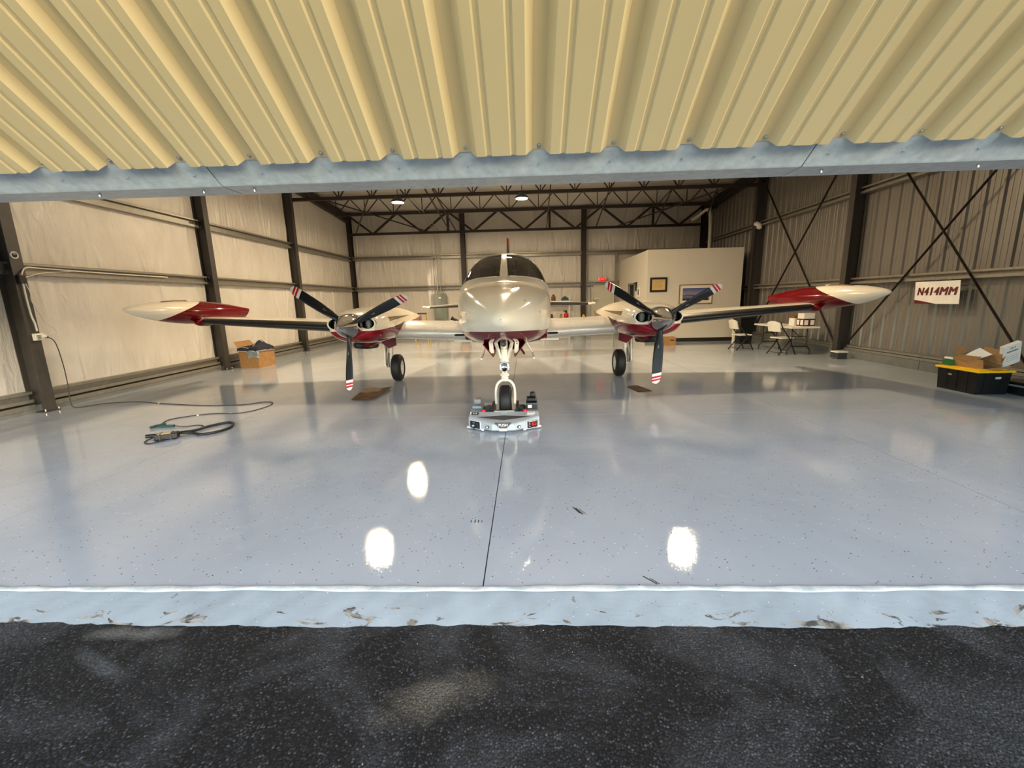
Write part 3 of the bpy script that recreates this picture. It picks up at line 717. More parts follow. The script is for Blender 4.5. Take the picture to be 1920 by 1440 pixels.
text('lettering', 'EXIT', .17, 'exit_red', ex, frame_mtx((0, -.018, 0), (1, 0, 0), (0, 0, 1)), bold=.004)
MB().cyl((0, .02, .11), (0, .02, .95), .008).build('conduit', 'conduit', ex)
# electrical panel with conduits
ep = thing('electrical_panel', 'grey-green electrical breaker panel on the back wall left of the aircraft', 'electrical panel', (-3.95, 20.08, 0))
MB().bev((0, .02, 1.385), (.60, .10, 1.19), .008).build('cabinet', 'panel_grey', ep)
MB().bev((0, -.036, 1.385), (.54, .016, 1.11), .006).build('panel_door', 'panel_grey', ep)
MB().bev((-.22, -.05, 1.38), (.03, .02, .09), .004).build('latch', 'dark_grey', ep)
MB().b2((-.06, -.047, 1.78), (.05, -.044, 1.83)).build('label_plate', 'paper_white', ep)
for dx in (-.20, -.10, .06, .16):
    pth = smooth_path([(dx, 0, 1.97), (dx, 0, 3.0), (dx, 0, 4.62), (dx - .02, -.10, 4.80), (dx - .02, -.3, 4.84), (dx - .02, -2.4, 5.06), (dx - .03, -4.8, 5.30)], 4)
    MB().tube(pth if dx in (-.10, .06) else [(dx, 0, 1.97), (dx, 0, 2.9), (dx, 0, 3.6)] if dx < 0 else [(dx, 0, 1.97), (dx, 0, 2.2)], .016, 8).build('conduit', 'conduit', ep)
for dx in (-.21, .2): MB().cyl((dx, 0, .8), (dx, 0, .02), .016).build('conduit', 'conduit', ep)
for dz in (2.35, 3.66): MB().b2((-.28, .016, dz - .012), (.24, .034, dz + .012)).build('strut_clamp', 'girt_steel', ep)

# ================================================================== CEILING LAMPS
def lamp(loc, label):
    t = thing('ceiling_lamp', label, 'ceiling lamp', loc, group='round ceiling lamps')
    MB().lathe([(0.02, 0), (.02, .20), (-.02, .215), (-.05, .19), (-.10, .12), (-.16, .10), (-.16, 0)], (0, 0, 0), (0, 0, -1), 28).build('housing', 'dark_grey', t)
    MB().lathe([(.021, .195), (.028, .15), (.032, 0.001)], (0, 0, 0), (0, 0, -1), 28).build('lens', 'lamp_lens', t)
    MB().cyl((0, 0, .15), (0, 0, zroof(loc[1]) - loc[2] + .05), .012).build('stem', 'dark_steel', t)
    ld = bpy.data.lights.new('lamp_light', 'AREA'); ld.shape = 'DISK'; ld.size = .40; ld.energy = LAMP_W; ld.color = (1.0, .79, .52); ld.spread = math.radians(178)
    lo = bpy.data.objects.new('lamp_light', ld); COL.objects.link(lo); lo.parent = t; lo.location = (0, 0, -.04)
lamp((-4.12, 14.75, 4.86), 'glowing round ceiling lamp, left of the two visible under the roof')
lamp((-.06, 14.75, 4.86), 'glowing round ceiling lamp above the aircraft, right of the two visible')
lamp((-4.0, 10.25, 4.86), 'round ceiling lamp mirrored on the floor at left, hidden above the door')
lamp((3.96, 10.2, 4.86), 'round ceiling lamp mirrored on the floor at right, hidden above the door')
lamp((-.32, 10.25, 4.86), 'round ceiling lamp directly over the aircraft, hidden above the door')


# ================================================================== AIRCRAFT
AX, AY = -.31, 6.30
ac = thing('twin_engine_airplane', 'white and maroon twin propeller airplane parked nose-on in the hangar', 'airplane', (AX, AY, 0), math.radians(1.6))
OFF = (0, AY, 0)
fy = [4.53, 4.58, 4.68, 4.88, 5.20, 5.70, 6.20, 6.44, 6.70, 6.95, 7.15, 7.40, 7.80, 9.6, 10.6, 12.0, 13.4, 14.6]
f_w = pchip(fy, [.004, .075, .145, .255, .40, .555, .655, .688, .705, .715, .72, .725, .73, .73, .64, .40, .17, .03])
f_t = pchip(fy, [1.41, 1.468, 1.52, 1.595, 1.69, 1.78, 1.842, 1.868, 2.02, 2.18, 2.285, 2.365, 2.41, 2.42, 2.36, 2.16, 2.02, 1.95])
f_b = pchip(fy, [1.40, 1.348, 1.295, 1.218, 1.125, 1.045, .998, .985, .97, .96, .95, .945, .94, .95, 1.02, 1.24, 1.50, 1.75])
f_c = pchip(fy, [1.405, 1.405, 1.405, 1.405, 1.41, 1.42, 1.44, 1.45, 1.47, 1.49, 1.5, 1.5, 1.5, 1.5, 1.52, 1.62, 1.75, 1.84])
f_n = pchip(fy, [2.0, 2.0, 2.05, 2.2, 2.5, 2.85, 3.1, 3.1, 2.85, 2.6, 2.5, 2.4, 2.35, 2.3, 2.25, 2.1, 2.0, 2.0])
f_m = pchip(fy, [2.0, 2.0, 2.05, 2.2, 2.6, 3.0, 3.3, 3.3, 3.3, 3.2, 3.2, 3.2, 3.1, 3.0, 2.6, 2.2, 2.0, 2.0])
def fus(y_, th, d_=0.0):
    c_, s_ = math.cos(th), math.sin(th); n_ = f_n(y_) if s_ >= 0 else f_m(y_); w_ = f_w(y_)
    zz = f_c(y_); top = f_t(y_) if s_ >= 0 else f_b(y_)
    p = Vector((w_ * spow(c_, 2 / n_), y_, zz + (abs(top - zz)) * spow(s_, 2 / n_)))
    if d_:
        e = 1e-3; a = fus(min(y_ + e, 14.6), th) - fus(max(y_ - e, 4.53), th); b = fus(y_, th + e) - fus(y_, th - e)
        nn = b.cross(a)
        if nn.length > 1e-12:
            nn.normalize()
            if nn.dot(p - Vector((0, y_, zz))) < 0: nn = -nn
            p = p + nn * d_
    return p
TH0, TH1 = math.radians(88.8), math.radians(12)               # windshield pane limits (from the centre post to the side)
def y_base(s): return 6.60 + .34 * s ** 2.6
def y_top(s): return 7.30 + .45 * s ** 1.6
def in_pane(y_, th):
    a = th if th <= PI / 2 else PI - th
    if not (TH1 < a < TH0): return False
    s = (TH0 - a) / (TH0 - TH1); return y_base(s) < y_ < y_top(s)
def fgrid(m, d_, ya, yb, nu, nv, keep=True, mi=0):
    def uy(u): return ya + (yb - ya) * u
    m.grid(lambda u, v_: fus(uy(u), 2 * PI * v_, d_), nu, nv, mi, True, cv=True, keep=(lambda u, v_: not in_pane(uy(u), 2 * PI * v_)) if keep else None)
m = MB(); fgrid(m, 0, 4.53, 5.2, 26, 96, False); fgrid(m, 0, 5.2, 6.4, 24, 96, False); fgrid(m, 0, 6.4, 7.7, 110, 192); fgrid(m, 0, 7.7, 14.6, 60, 64, False)
fuse = m.build('fuselage', 'aircraft_fuselage_paint', ac, OFF)
m = MB(); fgrid(m, -.035, 6.75, 7.7, 60, 128); fgrid(m, -.035, 7.7, 10.5, 20, 64, False); m.build('cabin_lining', 'lining', fuse, OFF)
for sgn in (1, -1):
    def pane(u, v_, d_=.003):
        s = u; th = TH0 + (TH1 - TH0) * s; th = th if sgn > 0 else PI - th
        yb_, yt_ = y_base(s) , y_top(s)
        return fus(yb_ + (yt_ - yb_) * v_, th, d_)
    MB().grid(pane, 40, 24).build('windshield_pane', 'windshield_glass', ac, OFF)
    edge = [pane(0, v_ / 20, .004) for v_ in range(21)] + [pane(u / 40, 1, .004) for u in range(1, 41)] + [pane(1, 1 - v_ / 12, .004) for v_ in range(1, 13)] + [pane(1 - u / 40, 0, .004) for u in range(1, 40)]
    MB().tube(edge, .013, 8, closed=True).build('windshield_frame', 'white_paint', ac, OFF)
# centre post and base fairing strip
MB().grid(lambda u, v_: fus(6.36 + 1.06 * u, PI / 2 + math.radians(1.35 + (6 if u < .2 else 0) * (1 - u / .2) ** 2) * (2 * v_ - 1), .006), 40, 6).build('windshield_post', 'white_paint', ac, OFF)
# cockpit inside
ck = MB(); ck.bev((0, 6.95, 1.80), (1.18, .36, .10), .03); ck.build('glare_shield', 'black_rubber', ac, OFF)
MB().bev((0, 7.10, 1.62), (1.16, .06, .36), .02).build('instrument_panel', 'dark_grey', ac, OFF)
for sx in (-.33, .33):
    sm_ = MB().bev((sx, 7.95, 1.70), (.46, .14, .62), .05, seg=3).bev((sx, 7.72, 1.40), (.46, .46, .14), .05, seg=3).bev((sx, 7.97, 2.10), (.26, .10, .18), .04, seg=3)
    sm_.build('pilot_seat', 'lining', ac, OFF)
    MB().tube([(sx - .13, 7.32, 1.82), (sx - .16, 7.33, 1.93), (sx - .08, 7.34, 1.86), (sx + .08, 7.34, 1.86), (sx + .16, 7.33, 1.93), (sx + .13, 7.32, 1.82)], .014, 6).cyl((sx, 7.34, 1.86), (sx, 7.12, 1.80), .014).build('control_yoke', 'black_plastic', ac, OFF)
MB().cyl((.20, 7.22, 2.24), (.20, 7.22, 2.14), .02).bev((.20, 7.22, 2.12), (.09, .05, .05), .012).build('compass', 'black_plastic', ac, OFF)
for sgn in (1, -1):                                            # round-cornered cabin side windows
    for yc in (8.25, 9.0, 9.75):
        def cw(u, v_, yc=yc):
            r_ = v_; a = 2 * PI * u; return fus(yc + .21 * r_ * spow(math.cos(a), .75), (math.radians(31) + math.radians(11) * r_ * spow(math.sin(a), .75)) if sgn > 0 else PI - (math.radians(31) + math.radians(11) * r_ * spow(math.sin(a), .75)), .004)
        MB().grid(cw, 20, 4, cu=True).build('cabin_window', 'dark_grey', ac, OFF)
# small nose fasteners
for px_, pz_ in ((-.27, 1.60), (.27, 1.60), (0, 1.66), (-.45, 1.45), (.46, 1.46), (.42, 1.22), (-.42, 1.22)):
    best = min(((fus(5.0 + .02 * i, th_ * PI / 48) - Vector((px_, 5.0 + .02 * i, pz_))).length, i, th_) for i in range(0, 50) for th_ in range(96))
    yq, tq = 5.0 + .02 * best[1], best[2] * PI / 48
    a = fus(yq, tq, .0); b = fus(yq, tq, .004); MB().cyl(a, b, .009, n=8).build('latch', 'dark_grey', ac, OFF)
# belly fairing, probes
MB().grid(lambda u, v_: Vector(((.30 - .10 * abs(2 * u - 1) ** 2) * math.cos(PI * v_) * math.sin(PI * min(1, .15 + u)) , 5.55 + 1.0 * u, 1.03 - .10 * math.sin(PI * v_) * math.sin(PI * min(1, .15 + u)))), 16, 14).build('nose_wheel_bay_fairing', 'red_paint', ac, OFF)
MB().lathe([(0, .0), (0, .036), (.02, .038), (.03, .03), (.012, .024), (.012, 0)], (0, 5.36, 1.07), (0, -1, 0), 18).build('belly_lamp', 'dark_grey', ac, OFF)
for sx, dx in ((.30, .08), (-.26, -.03)):
    MB().tube(smooth_path([(sx, 5.9, 1.03), (sx + dx, 5.86, .90), (sx + dx * 1.1, 5.70, .87), (sx + dx * 1.1, 5.45, .87)], 4), .013, 8).build('pitot_probe', 'white_paint', ac, OFF)
MB().bar((.17, 5.55, 1.06), (.27, 5.75, .89), .012, .03).build('blade_antenna', 'red_paint', ac, OFF)

# ---- wings
def wing_pt(st, x_, t, d_=0.0):                                # t runs 0..1 from trailing edge over the top to the leading edge and back below
    xs = [q[0] for q in st]; yl, ch, zc, tk = (np.interp(x_, xs, [q[i] for q in st]) for i in (1, 2, 3, 4))
    a = 2 * PI * t; c_ = .5 * (1 + math.cos(a)); s_ = 1 if t <= .5 else -1
    yt = 5 * (0.2969 * math.sqrt(max(c_, 0)) - .126 * c_ - .3516 * c_ ** 2 + .2843 * c_ ** 3 - .1036 * c_ ** 4)
    zz = zc + s_ * yt * tk * (1.06 if s_ > 0 else .94) + .02 * ch * 4 * c_ * (1 - c_) * .5
    return Vector((x_, yl + ch * c_ - d_ * (1 - c_ * 4), zz + s_ * d_))
ST_IN = [(.40, 7.42, 2.05, 1.035, .335), (2.0, 7.52, 1.95, 1.095, .32)]
ST_OUT = [(2.5, 7.60, 1.80, 1.155, .25), (5.72, 7.95, 1.18, 1.352, .135)]
ST_TAIL = [(.05, 12.75, 1.35, 1.52, .15), (2.50, 13.15, .85, 1.445, .085)]
def mir(p, sg): return Vector((p.x * sg, p.y, p.z))
for sg in (-1, 1):
    wi = MB().grid(lambda u, v_: mir(wing_pt(ST_IN, .40 + 1.6 * u, v_), sg), 12, 40, cv=True); inner = wi.build('inner_wing', 'brushed_wing', ac, OFF)
    wo = MB().grid(lambda u, v_: mir(wing_pt(ST_OUT, 2.5 + 3.22 * u, v_), sg), 16, 40, cv=True); outer = wo.build('outer_wing', 'white_paint', ac, OFF)
    MB().grid(lambda u, v_: mir(wing_pt(ST_OUT, 2.62 + 3.02 * u, .405 + .20 * v_, .004), sg), 24, 14).build('deicing_boot', 'boot_rubber', outer, OFF)
    # slotted ram inlet and landing strip near the root
    MB().tube([mir(Vector((q, 7.437, 1.035)), sg) for q in (.72, .74, .88, .90)], [.010, .019, .019, .010], 10).build('ram_inlet', 'dark_void', inner, OFF)
    MB().b2((sg * .60, 7.50, .905), (sg * .92, 7.56, .935)).build('flap_light', 'stripe_white', inner, OFF)
    for xq in (1.12, 1.24): 
        for tq in (.40, .43, .46, .5, .54):
            p = mir(wing_pt(ST_IN, xq, tq), sg); MB().cyl(p, p + Vector((0, -.003, 0)), .005, n=6).build('rivet', 'mid_grey', inner, OFF)
    # wing root fairing
    MB().grid(lambda u, v_: mir(wing_pt([(.40, 7.28, 2.2, 1.035, .44), (.72, 7.40, 2.0, 1.04, .35)], .40 + .31 * u, v_), sg), 6, 40, cv=True).build('root_fairing', 'red_paint', ac, OFF)
    # tailplane
    tp = MB().grid(lambda u, v_: mir(wing_pt(ST_TAIL, .05 + 2.45 * u, v_), sg), 10, 30, cv=True).add([mir(wing_pt(ST_TAIL, 2.5, q / 30), sg) for q in range(30)], [tuple(range(30))]).build('tailplane', 'white_paint', ac, OFF)
    MB().grid(lambda u, v_: mir(wing_pt(ST_TAIL, .2 + 2.2 * u, .40 + .20 * v_, .004), sg), 8, 10).build('deicing_boot', 'boot_rubber', tp, OFF)
    MB().bev((sg * 2.56, 13.35, 1.47), (.12, .5, .05), .02).build('elevator_horn', 'white_paint', tp, OFF)

    # ---- tip tanks
    ty = [6.80, 6.84, 6.95, 7.15, 7.5, 8.0, 8.45, 9.0, 9.5, 9.72]
    t_w = pchip(ty, [.003, .045, .095, .15, .215, .255, .25, .18, .09, .05]); t_t = pchip(ty, [1.597, 1.625, 1.655, 1.69, 1.725, 1.735, 1.725, 1.675, 1.60, 1.565]); t_b = pchip(ty, [1.593, 1.56, 1.515, 1.45, 1.375, 1.315, 1.30, 1.32, 1.35, 1.37])
    def tank(u, v_):
        y_ = 6.80 + 2.92 * (u ** 1.25); a = 2 * PI * v_; zc = (t_t(y_) + t_b(y_)) / 2
        cant = (zc - 1.5) * .3 + (y_ - 8) * -.05
        ys = y_ - (.11 * max(0, (y_ - 9.2) / .52) * (1 - math.sin(a)) * .5 * 2 if y_ > 9.2 else 0)
        return Vector((sg * (5.92 + cant + t_w(y_) * math.cos(a) + .12 * (zc - 1.5) + .10 * math.sin(a) * t_w(y_)), ys, zc + (t_t(y_) - zc) * math.sin(a)))
    tk_ = MB().grid(tank, 60, 40, cv=True); tk_.add([tank(1, q / 40) for q in range(40)], [tuple(range(40))])
    tk = tk_.build('tip_tank', 'tip_tank_paint', ac, OFF)
    MB().lathe([(0, 0), (.04, .05), (.12, .085), (.3, .10), (.55, .08), (.8, .0)], (sg * 5.70, 7.86, 1.335), (0, 1, 0), 16, sq=(1, .75)).build('tank_fairing', 'red_paint', tk, OFF)
    MB().tube([(sg * 5.90, 7.42, 1.722), (sg * 5.905, 7.7, 1.738), (sg * 5.91, 8.05, 1.742)], .008, 6).build('vent_strip', 'brown_box', tk, OFF)
    MB().cyl((sg * 5.91, 8.02, 1.735), (sg * 5.91, 8.02, 1.752), .04, n=14).build('filler_cap', 'stripe_white', tk, OFF)

    # ---- engine nacelle
    EX, EZ = sg * 2.285, 1.292
    ny = [6.44, 6.52, 6.66, 6.9, 7.3, 7.9, 8.6, 9.4, 10.3, 11.1]
    n_w = pchip(ny, [.345, .385, .415, .43, .435, .43, .41, .35, .22, .05]); n_t = pchip(ny, [1.455, 1.48, 1.505, 1.53, 1.55, 1.55, 1.515, 1.43, 1.32, 1.22]); n_b = pchip(ny, [1.085, 1.05, 1.01, .975, .955, .95, .94, .95, 1.0, 1.12])
    def nac(y_, a, d_=0):
        zc = 1.255; nn = 2.5; c_, s_ = math.cos(a), math.sin(a); tp_ = n_t(y_) if s_ >= 0 else n_b(y_)
        return Vector((EX + (n_w(y_) + d_) * spow(c_, 2 / nn), y_, zc + (abs(tp_ - zc) + d_) * spow(s_, 2 / nn)))
    IN = [(EX + q * .235, 1.315) for q in (-1, 1)]; RX, RZ = .118, .088
    def capf(u, v_):
        a = 2 * PI * v_; o_ = nac(6.44, a); c_ = Vector((EX + .175 * math.cos(a), 6.375, EZ + .175 * math.sin(a)))
        p = c_.lerp(o_, u); p.y = 6.375 + .065 * (1 - math.sqrt(max(0, 1 - u * u))); return p
    def keepc(u, v_):
        p = capf(u, v_); return all(((p.x - q[0]) / RX) ** 2 + ((p.z - q[1]) / RZ) ** 2 > 1 for q in IN)
    m = MB().grid(lambda u, v_: nac(6.44 + 1.0 * u ** 1.3, 2 * PI * v_), 24, 72, cv=True).grid(lambda u, v_: nac(7.44 + 3.66 * u, 2 * PI * v_), 30, 72, cv=True)
    m.grid(capf, 40, 160, cv=True, keep=keepc)
    nl = m.build('engine_nacelle', 'aircraft_nacelle_paint', ac, OFF)
    for q in IN:
        lip = [Vector((q[0] + RX * math.cos(2 * PI * i / 32), 6.395 + .09 * (q[0] - EX) ** 2, q[1] + RZ * math.sin(2 * PI * i / 32))) for i in range(32)]
        MB().tube(lip, .013, 8, closed=True).build('inlet_lip', 'white_paint', nl, OFF)
        MB().lathe([(0, 1.02), (.16, .98), (.26, .8), (.27, 0.001)], (q[0], 6.39, q[1]), (0, 1, 0), 28, sq=(RX, RZ)).build('inlet_duct', 'dark_void', nl, OFF)
        eng = MB()
        for i in range(5): eng.lathe([(-.006, .050), (.006, .050)], (q[0] + .012 * sg, 6.50, q[1] - .035 + i * .018), (0, 0, 1), 14)
        eng.cyl((q[0] + .012 * sg, 6.50, q[1] - .07), (q[0] + .012 * sg, 6.50, q[1] + .06), .032).build('engine_cylinder', 'mid_grey', nl, OFF)
    MB().lathe([(-.02, .165), (.03, .17)], (EX, 6.375, EZ), (0, -1, 0), 32).build('spinner_backplate', 'dark_grey', nl, OFF)
    # exhaust, under-cowl scoop, strake, gear door
    MB().tube([(EX + sg * .16, 6.95, .945), (EX + sg * .08, 7.2, .91), (EX - sg * .0, 7.45, .90)], [.055, .06, .06], 12).build('exhaust_stack', 'black_rubber', nl, OFF)
    MB().lathe([(0, 0), (.02, .06), (.15, .11), (.6, .10), (.9, .02)], (EX + sg * .02, 7.0, .955), (0, 1, 0), 18, sq=(1, .6)).build('cowl_scoop', 'red_paint', nl, OFF)
    MB().add([(EX - sg * .44, 7.2, 1.22), (EX - sg * .44, 7.5, 1.17), (EX - sg * .52, 7.5, 1.30), (EX - sg * .435, 7.2, 1.20), (EX - sg * .435, 7.5, 1.15), (EX - sg * .515, 7.5, 1.28)], [(0, 1, 2), (5, 4, 3), (0, 3, 4, 1), (1, 4, 5, 2), (2, 5, 3, 0)]).build('strake', 'maroon_print', nl, OFF)
    MB().prism([(EX - sg * .12, .95), (EX + sg * .20, .97), (EX + sg * .17, .86), (EX + sg * .02, .74), (EX - sg * .13, .80)], 'y', 8.28, 8.30).build('gear_door', 'red_paint', ac, OFF)
    # ---- propeller
    pr_ = bpy.data.objects.new('propeller', None); COL.objects.link(pr_); pr_.parent = ac; pr_.location = (EX, 0, EZ)
    MB().lathe([(-.07, .172), (.02, .175), (.08, .170), (.16, .150), (.24, .121), (.32, .086), (.39, .048), (.43, .021), (.447, .001)], (0, 0, 0), (0, -1, 0), 40).build('spinner', 'chrome', pr_)
    A0 = 145 if sg < 0 else 148
    for b_ in range(3):
        an = math.radians(A0 + 120 * b_); rd_ = Vector((math.cos(an), 0, math.sin(an))); tg = Vector((-math.sin(an), 0, math.cos(an))); ax = Vector((0, 1, 0))
        rs = [.13, .17, .22, .30, .40, .52, .64, .74, .81, .811, .852, .853, .882, .883, .897, .898, .925, .926, .945, .958, .966, .970]
        cf2 = pchip([.13, .2, .3, .45, .65, .85, .93, .955, .97], [.085, .095, .122, .142, .146, .132, .112, .085, .03]); tf = pchip([.13, .2, .35, .6, .97], [.085, .07, .035, .02, .008])
        vs_, fs_, mi_ = [], [], []; K = 14
        for r_ in rs:
            pt = math.radians(52 - 30 * min(1, (r_ - .13) / .6)); cd_ = tg * math.cos(pt) * -1 + ax * math.sin(pt); nd_ = cd_.cross(rd_)
            for j in range(K):
                a = 2 * PI * j / K; sw = .25 * cf2(r_) * (1 - cf2(r_) / .12) if r_ > .94 else 0
                vs_.append(rd_ * (r_ - (-.02 * math.cos(a) * min(1, max(0, (r_ - .70) / .1)) if .7 < r_ < .93 else -.02 * math.cos(a) * max(0, 1 - (r_ - .93) / .04) if r_ >= .93 else 0)) + cd_ * (cf2(r_) * .5 * math.cos(a) + sw) + nd_ * (tf(r_) * .5 * math.sin(a)))
        m = MB()
        for i in range(len(rs) - 1):
            rm = (rs[i] + rs[i + 1]) / 2
            mi = 0 if rm < .8105 else 1 if rm < .8525 else 2 if rm < .8825 else 1 if rm < .8975 else 2 if rm < .9255 else 1
            m.add([], []);
            for j in range(K): fs_.append((i * K + j, i * K + (j + 1) % K, (i + 1) * K + (j + 1) % K, (i + 1) * K + j)); mi_.append(mi)
        fs_.append(tuple(range((len(rs) - 1) * K, len(rs) * K))); mi_.append(1)
        m.add(vs_, fs_, 0, True); m.mi = mi_
        bo = m.build('blade', ['prop_black', 'stripe_white', 'stripe_red'], pr_)
        pt = math.radians(26); cd_ = tg * math.cos(pt) * -1 + ax * math.sin(pt); nd_ = cd_.cross(rd_); nd_ = nd_ if nd_.y < 0 else -nd_
        c0 = rd_ * .40 + nd_ * .0155; dm = MB()
        dm.box(c0, (.035, .012, .002), Matrix((rd_, cd_, nd_)).transposed()).box(c0 + rd_ * .028, (.008, .03, .002), Matrix((rd_, cd_, nd_)).transposed())
        dm.build('blade_decal', 'mid_grey', pr_)
    # ---- main landing gear
    GX, GY, RR = sg * 2.31, 8.83, .28
    mg = bpy.data.objects.new('main_landing_gear', None); COL.objects.link(mg); mg.parent = ac
    prof = []
    for i in range(25):
        a = -PI / 2 + PI * i / 24 * 1.0
        prof.append((.10 * spow(math.sin(a), .75), .155 + (RR - .155) * spow(math.cos(a), .6) if abs(math.cos(a)) > 1e-6 else .155))
    tm = MB().lathe(prof, (GX, GY - AY, RR), (1, 0, 0), 40)
    for off in (-.045, -.015, .015, .045): tm.lathe([(off - .004, RR * .995), (off, RR * 1.004), (off + .004, RR * .995)], (GX, GY - AY, RR), (1, 0, 0), 40)
    tm.build('tire', 'black_rubber', mg)
    hub = MB()
    for s2 in (-1, 1): hub.lathe([(s2 * .085, .16), (s2 * .075, .14), (s2 * .06, .10), (s2 * .08, .05), (s2 * .095, .04), (s2 * .10, 0)], (GX, GY - AY, RR), (1, 0, 0), 24)
    hub.build('wheel_hub', 'stripe_white', mg)
    sx = GX + sg * .15
    MB().cyl((sx, GY - AY, .30), (sx - sg * .02, GY - AY, .58), .032, n=14).cyl((sx - sg * .02, GY - AY, .50), (sx - sg * .08, GY - AY - .04, 1.0), .045, n=14).cyl((GX, GY - AY, RR), (sx + sg * .02, GY - AY, RR), .03, n=12).build('strut', 'white_paint', mg)
    MB().bar((sx + sg * .02, GY - AY - .05, .30), (sx + sg * .02, GY - AY - .10, .44), .02, .03).bar((sx + sg * .02, GY - AY - .10, .44), (sx, GY - AY - .05, .60), .02, .03).build('torque_link', 'mid_grey', mg)
    MB().tube(smooth_path([(sx + sg * .05, GY - AY - .06, .30), (sx + sg * .06, GY - AY - .05, .6), (sx - sg * .02, GY - AY - .04, .9)], 4), .009, 6).build('brake_line', 'black_rubber', mg)
    MB().prism([(sx + sg * .06, .34), (sx + sg * .08, .34), (sx + sg * .07, .92), (sx + sg * .05, .92)], 'y', GY - AY - .14, GY - AY + .16).build('strut_door', 'white_paint', mg)
# ---- fin
ST_F = [(2.0, 11.9, 2.5, 0, .14), (3.43, 13.25, 1.05, 0, .07)]
def finp(z_, t, d_=0):
    p = wing_pt([(q[0], q[1], q[2], 0, q[4]) for q in ST_F], z_, t, d_); return Vector((p.z - .01 * 0, p.y, z_))
fm = MB(); fm.grid(lambda u, v_: finp(2.0 + .85 * u, v_), 8, 30, cv=True).grid(lambda u, v_: finp(2.85 + .58 * u, v_), 8, 30, mi=1, cv=True).add([finp(3.43, q / 30) for q in range(30)], [tuple(range(30))], 1)
fin = fm.build('tail_fin', ['white_paint', 'red_paint'], ac, OFF)
MB().grid(lambda u, v_: finp(2.2 + 1.0 * u, .42 + .16 * v_, .004), 10, 8).build('deicing_boot', 'boot_rubber', fin, OFF)
MB().lathe([(0, .03), (.06, .03), (.08, .0)], (0, 13.75, 3.43), (0, 0, 1), 12).build('beacon', 'red_plastic', fin, OFF)
# ---- nose gear
ng = bpy.data.objects.new('nose_landing_gear', None); COL.objects.link(ng); ng.parent = ac
NY = 5.66 - AY; RN, ZN = .215, .262
prof = [(.085 * spow(math.sin(-PI / 2 + PI * i / 24), .7), .10 + (RN - .10) * max(0, math.cos(-PI / 2 + PI * i / 24)) ** .55) for i in range(25)]
tm = MB().lathe(prof, (0, NY, ZN), (1, 0, 0), 40)
for off in (-.05, -.025, 0, .025, .05): tm.lathe([(off - .006, RN * .985), (off, RN * 1.004), (off + .006, RN * .985)], (0, NY, ZN), (1, 0, 0), 40)
tm.build('tire', 'black_rubber', ng)
MB().lathe([(-.09, 0), (-.09, .05), (-.07, .10), (.07, .10), (.09, .05), (.09, 0)], (0, NY, ZN), (1, 0, 0), 20).build('wheel_hub', 'stripe_white', ng)
fk = smooth_path([(-.125, NY, .22), (-.128, NY, .36), (-.115, NY - .01, .47), (-.07, NY - .015, .535), (0, NY - .015, .555), (.07, NY - .015, .535), (.115, NY - .01, .47), (.128, NY, .36), (.125, NY, .22)], 5)
MB().tube(fk, .019, 10).build('fork', 'white_paint', ng)
MB().cyl((0, NY - .015, .54), (0, NY - .02, .73), .028, n=14, mi=0).cyl((0, NY - .02, .70), (0, NY - .03, 1.10), .05, n=16).cyl((0, NY - .02, .80), (0, NY - .02, .86), .062, n=16).build('strut', 'white_paint', ng)
MB().lathe([(0, .068), (.03, .072), (.055, .066), (.05, .058), (.03, .05), (.02, .001)], (0, NY - .06, .745), (0, -1, 0), 24, mi=0).build('landing_light', 'chrome', ng)
for s2 in (-1, 1):
    MB().bar((s2 * .05, NY - .05, .62), (s2 * .012, NY - .085, .66), .02, .03).bar((s2 * .04, NY - .05, .58), (s2 * -.03, NY - .07, .68), .016, .02).build('torque_link', 'white_paint', ng)
    MB().bar((s2 * .055, NY - .05, .86), (s2 * .115, NY - .10, 1.10), .035, .03).build('drag_brace', 'white_paint', ng)
    MB().bar((s2 * .16, NY - .1, .93), (s2 * .17, NY - .1, 1.08), .055, .02, upv=(0, 1, 0)).build('gear_link', 'white_paint', ng)
    MB().add([(s2 * .26, NY - .16, 1.05), (s2 * .13, NY - .16, .89), (s2 * .12, NY + .5, .89), (s2 * .26, NY + .5, 1.05), (s2 * .275, NY - .16, 1.05), (s2 * .145, NY - .16, .885), (s2 * .135, NY + .5, .885), (s2 * .275, NY + .5, 1.05)],
             [(0, 1, 2, 3), (7, 6, 5, 4), (0, 4, 5, 1), (1, 5, 6, 2), (2, 6, 7, 3), (3, 7, 4, 0)]).build('gear_door', 'red_paint', ng)

# ================================================================== ROBOTIC TUG UNDER THE NOSE WHEEL
tg_ = thing('aircraft_tug', 'grey robotic aircraft tug carrying the nose wheel', 'tug', (-.30, 5.30, 0))
pl = [(-.455, .07), (-.455, -.05), (-.14, -.25), (.14, -.25), (.455, -.05), (.455, .07)]
def ring(z_, ins, k_=0.0): return [(p[0] * (1 - ins / .455), p[1] + (ins if p[1] < 0 else -ins * .3), z_ + k_ * (p[1] + .25)) for p in pl]
rings = [ring(.020, .012), ring(.035, 0), ring(.105, .004, .19), ring(.117, .014, .20), ring(.123, .035, .20)]
vs_ = [p for r_ in rings for p in r_]; fs_ = []
for i in range(4):
    for j in range(6): fs_.append((i * 6 + j, i * 6 + (j + 1) % 6, (i + 1) * 6 + (j + 1) % 6, (i + 1) * 6 + j))
fs_ += [tuple(range(24, 30)), tuple(reversed(range(6)))]
body = MB().add(vs_, fs_).build('body', 'tug_grey', tg_)
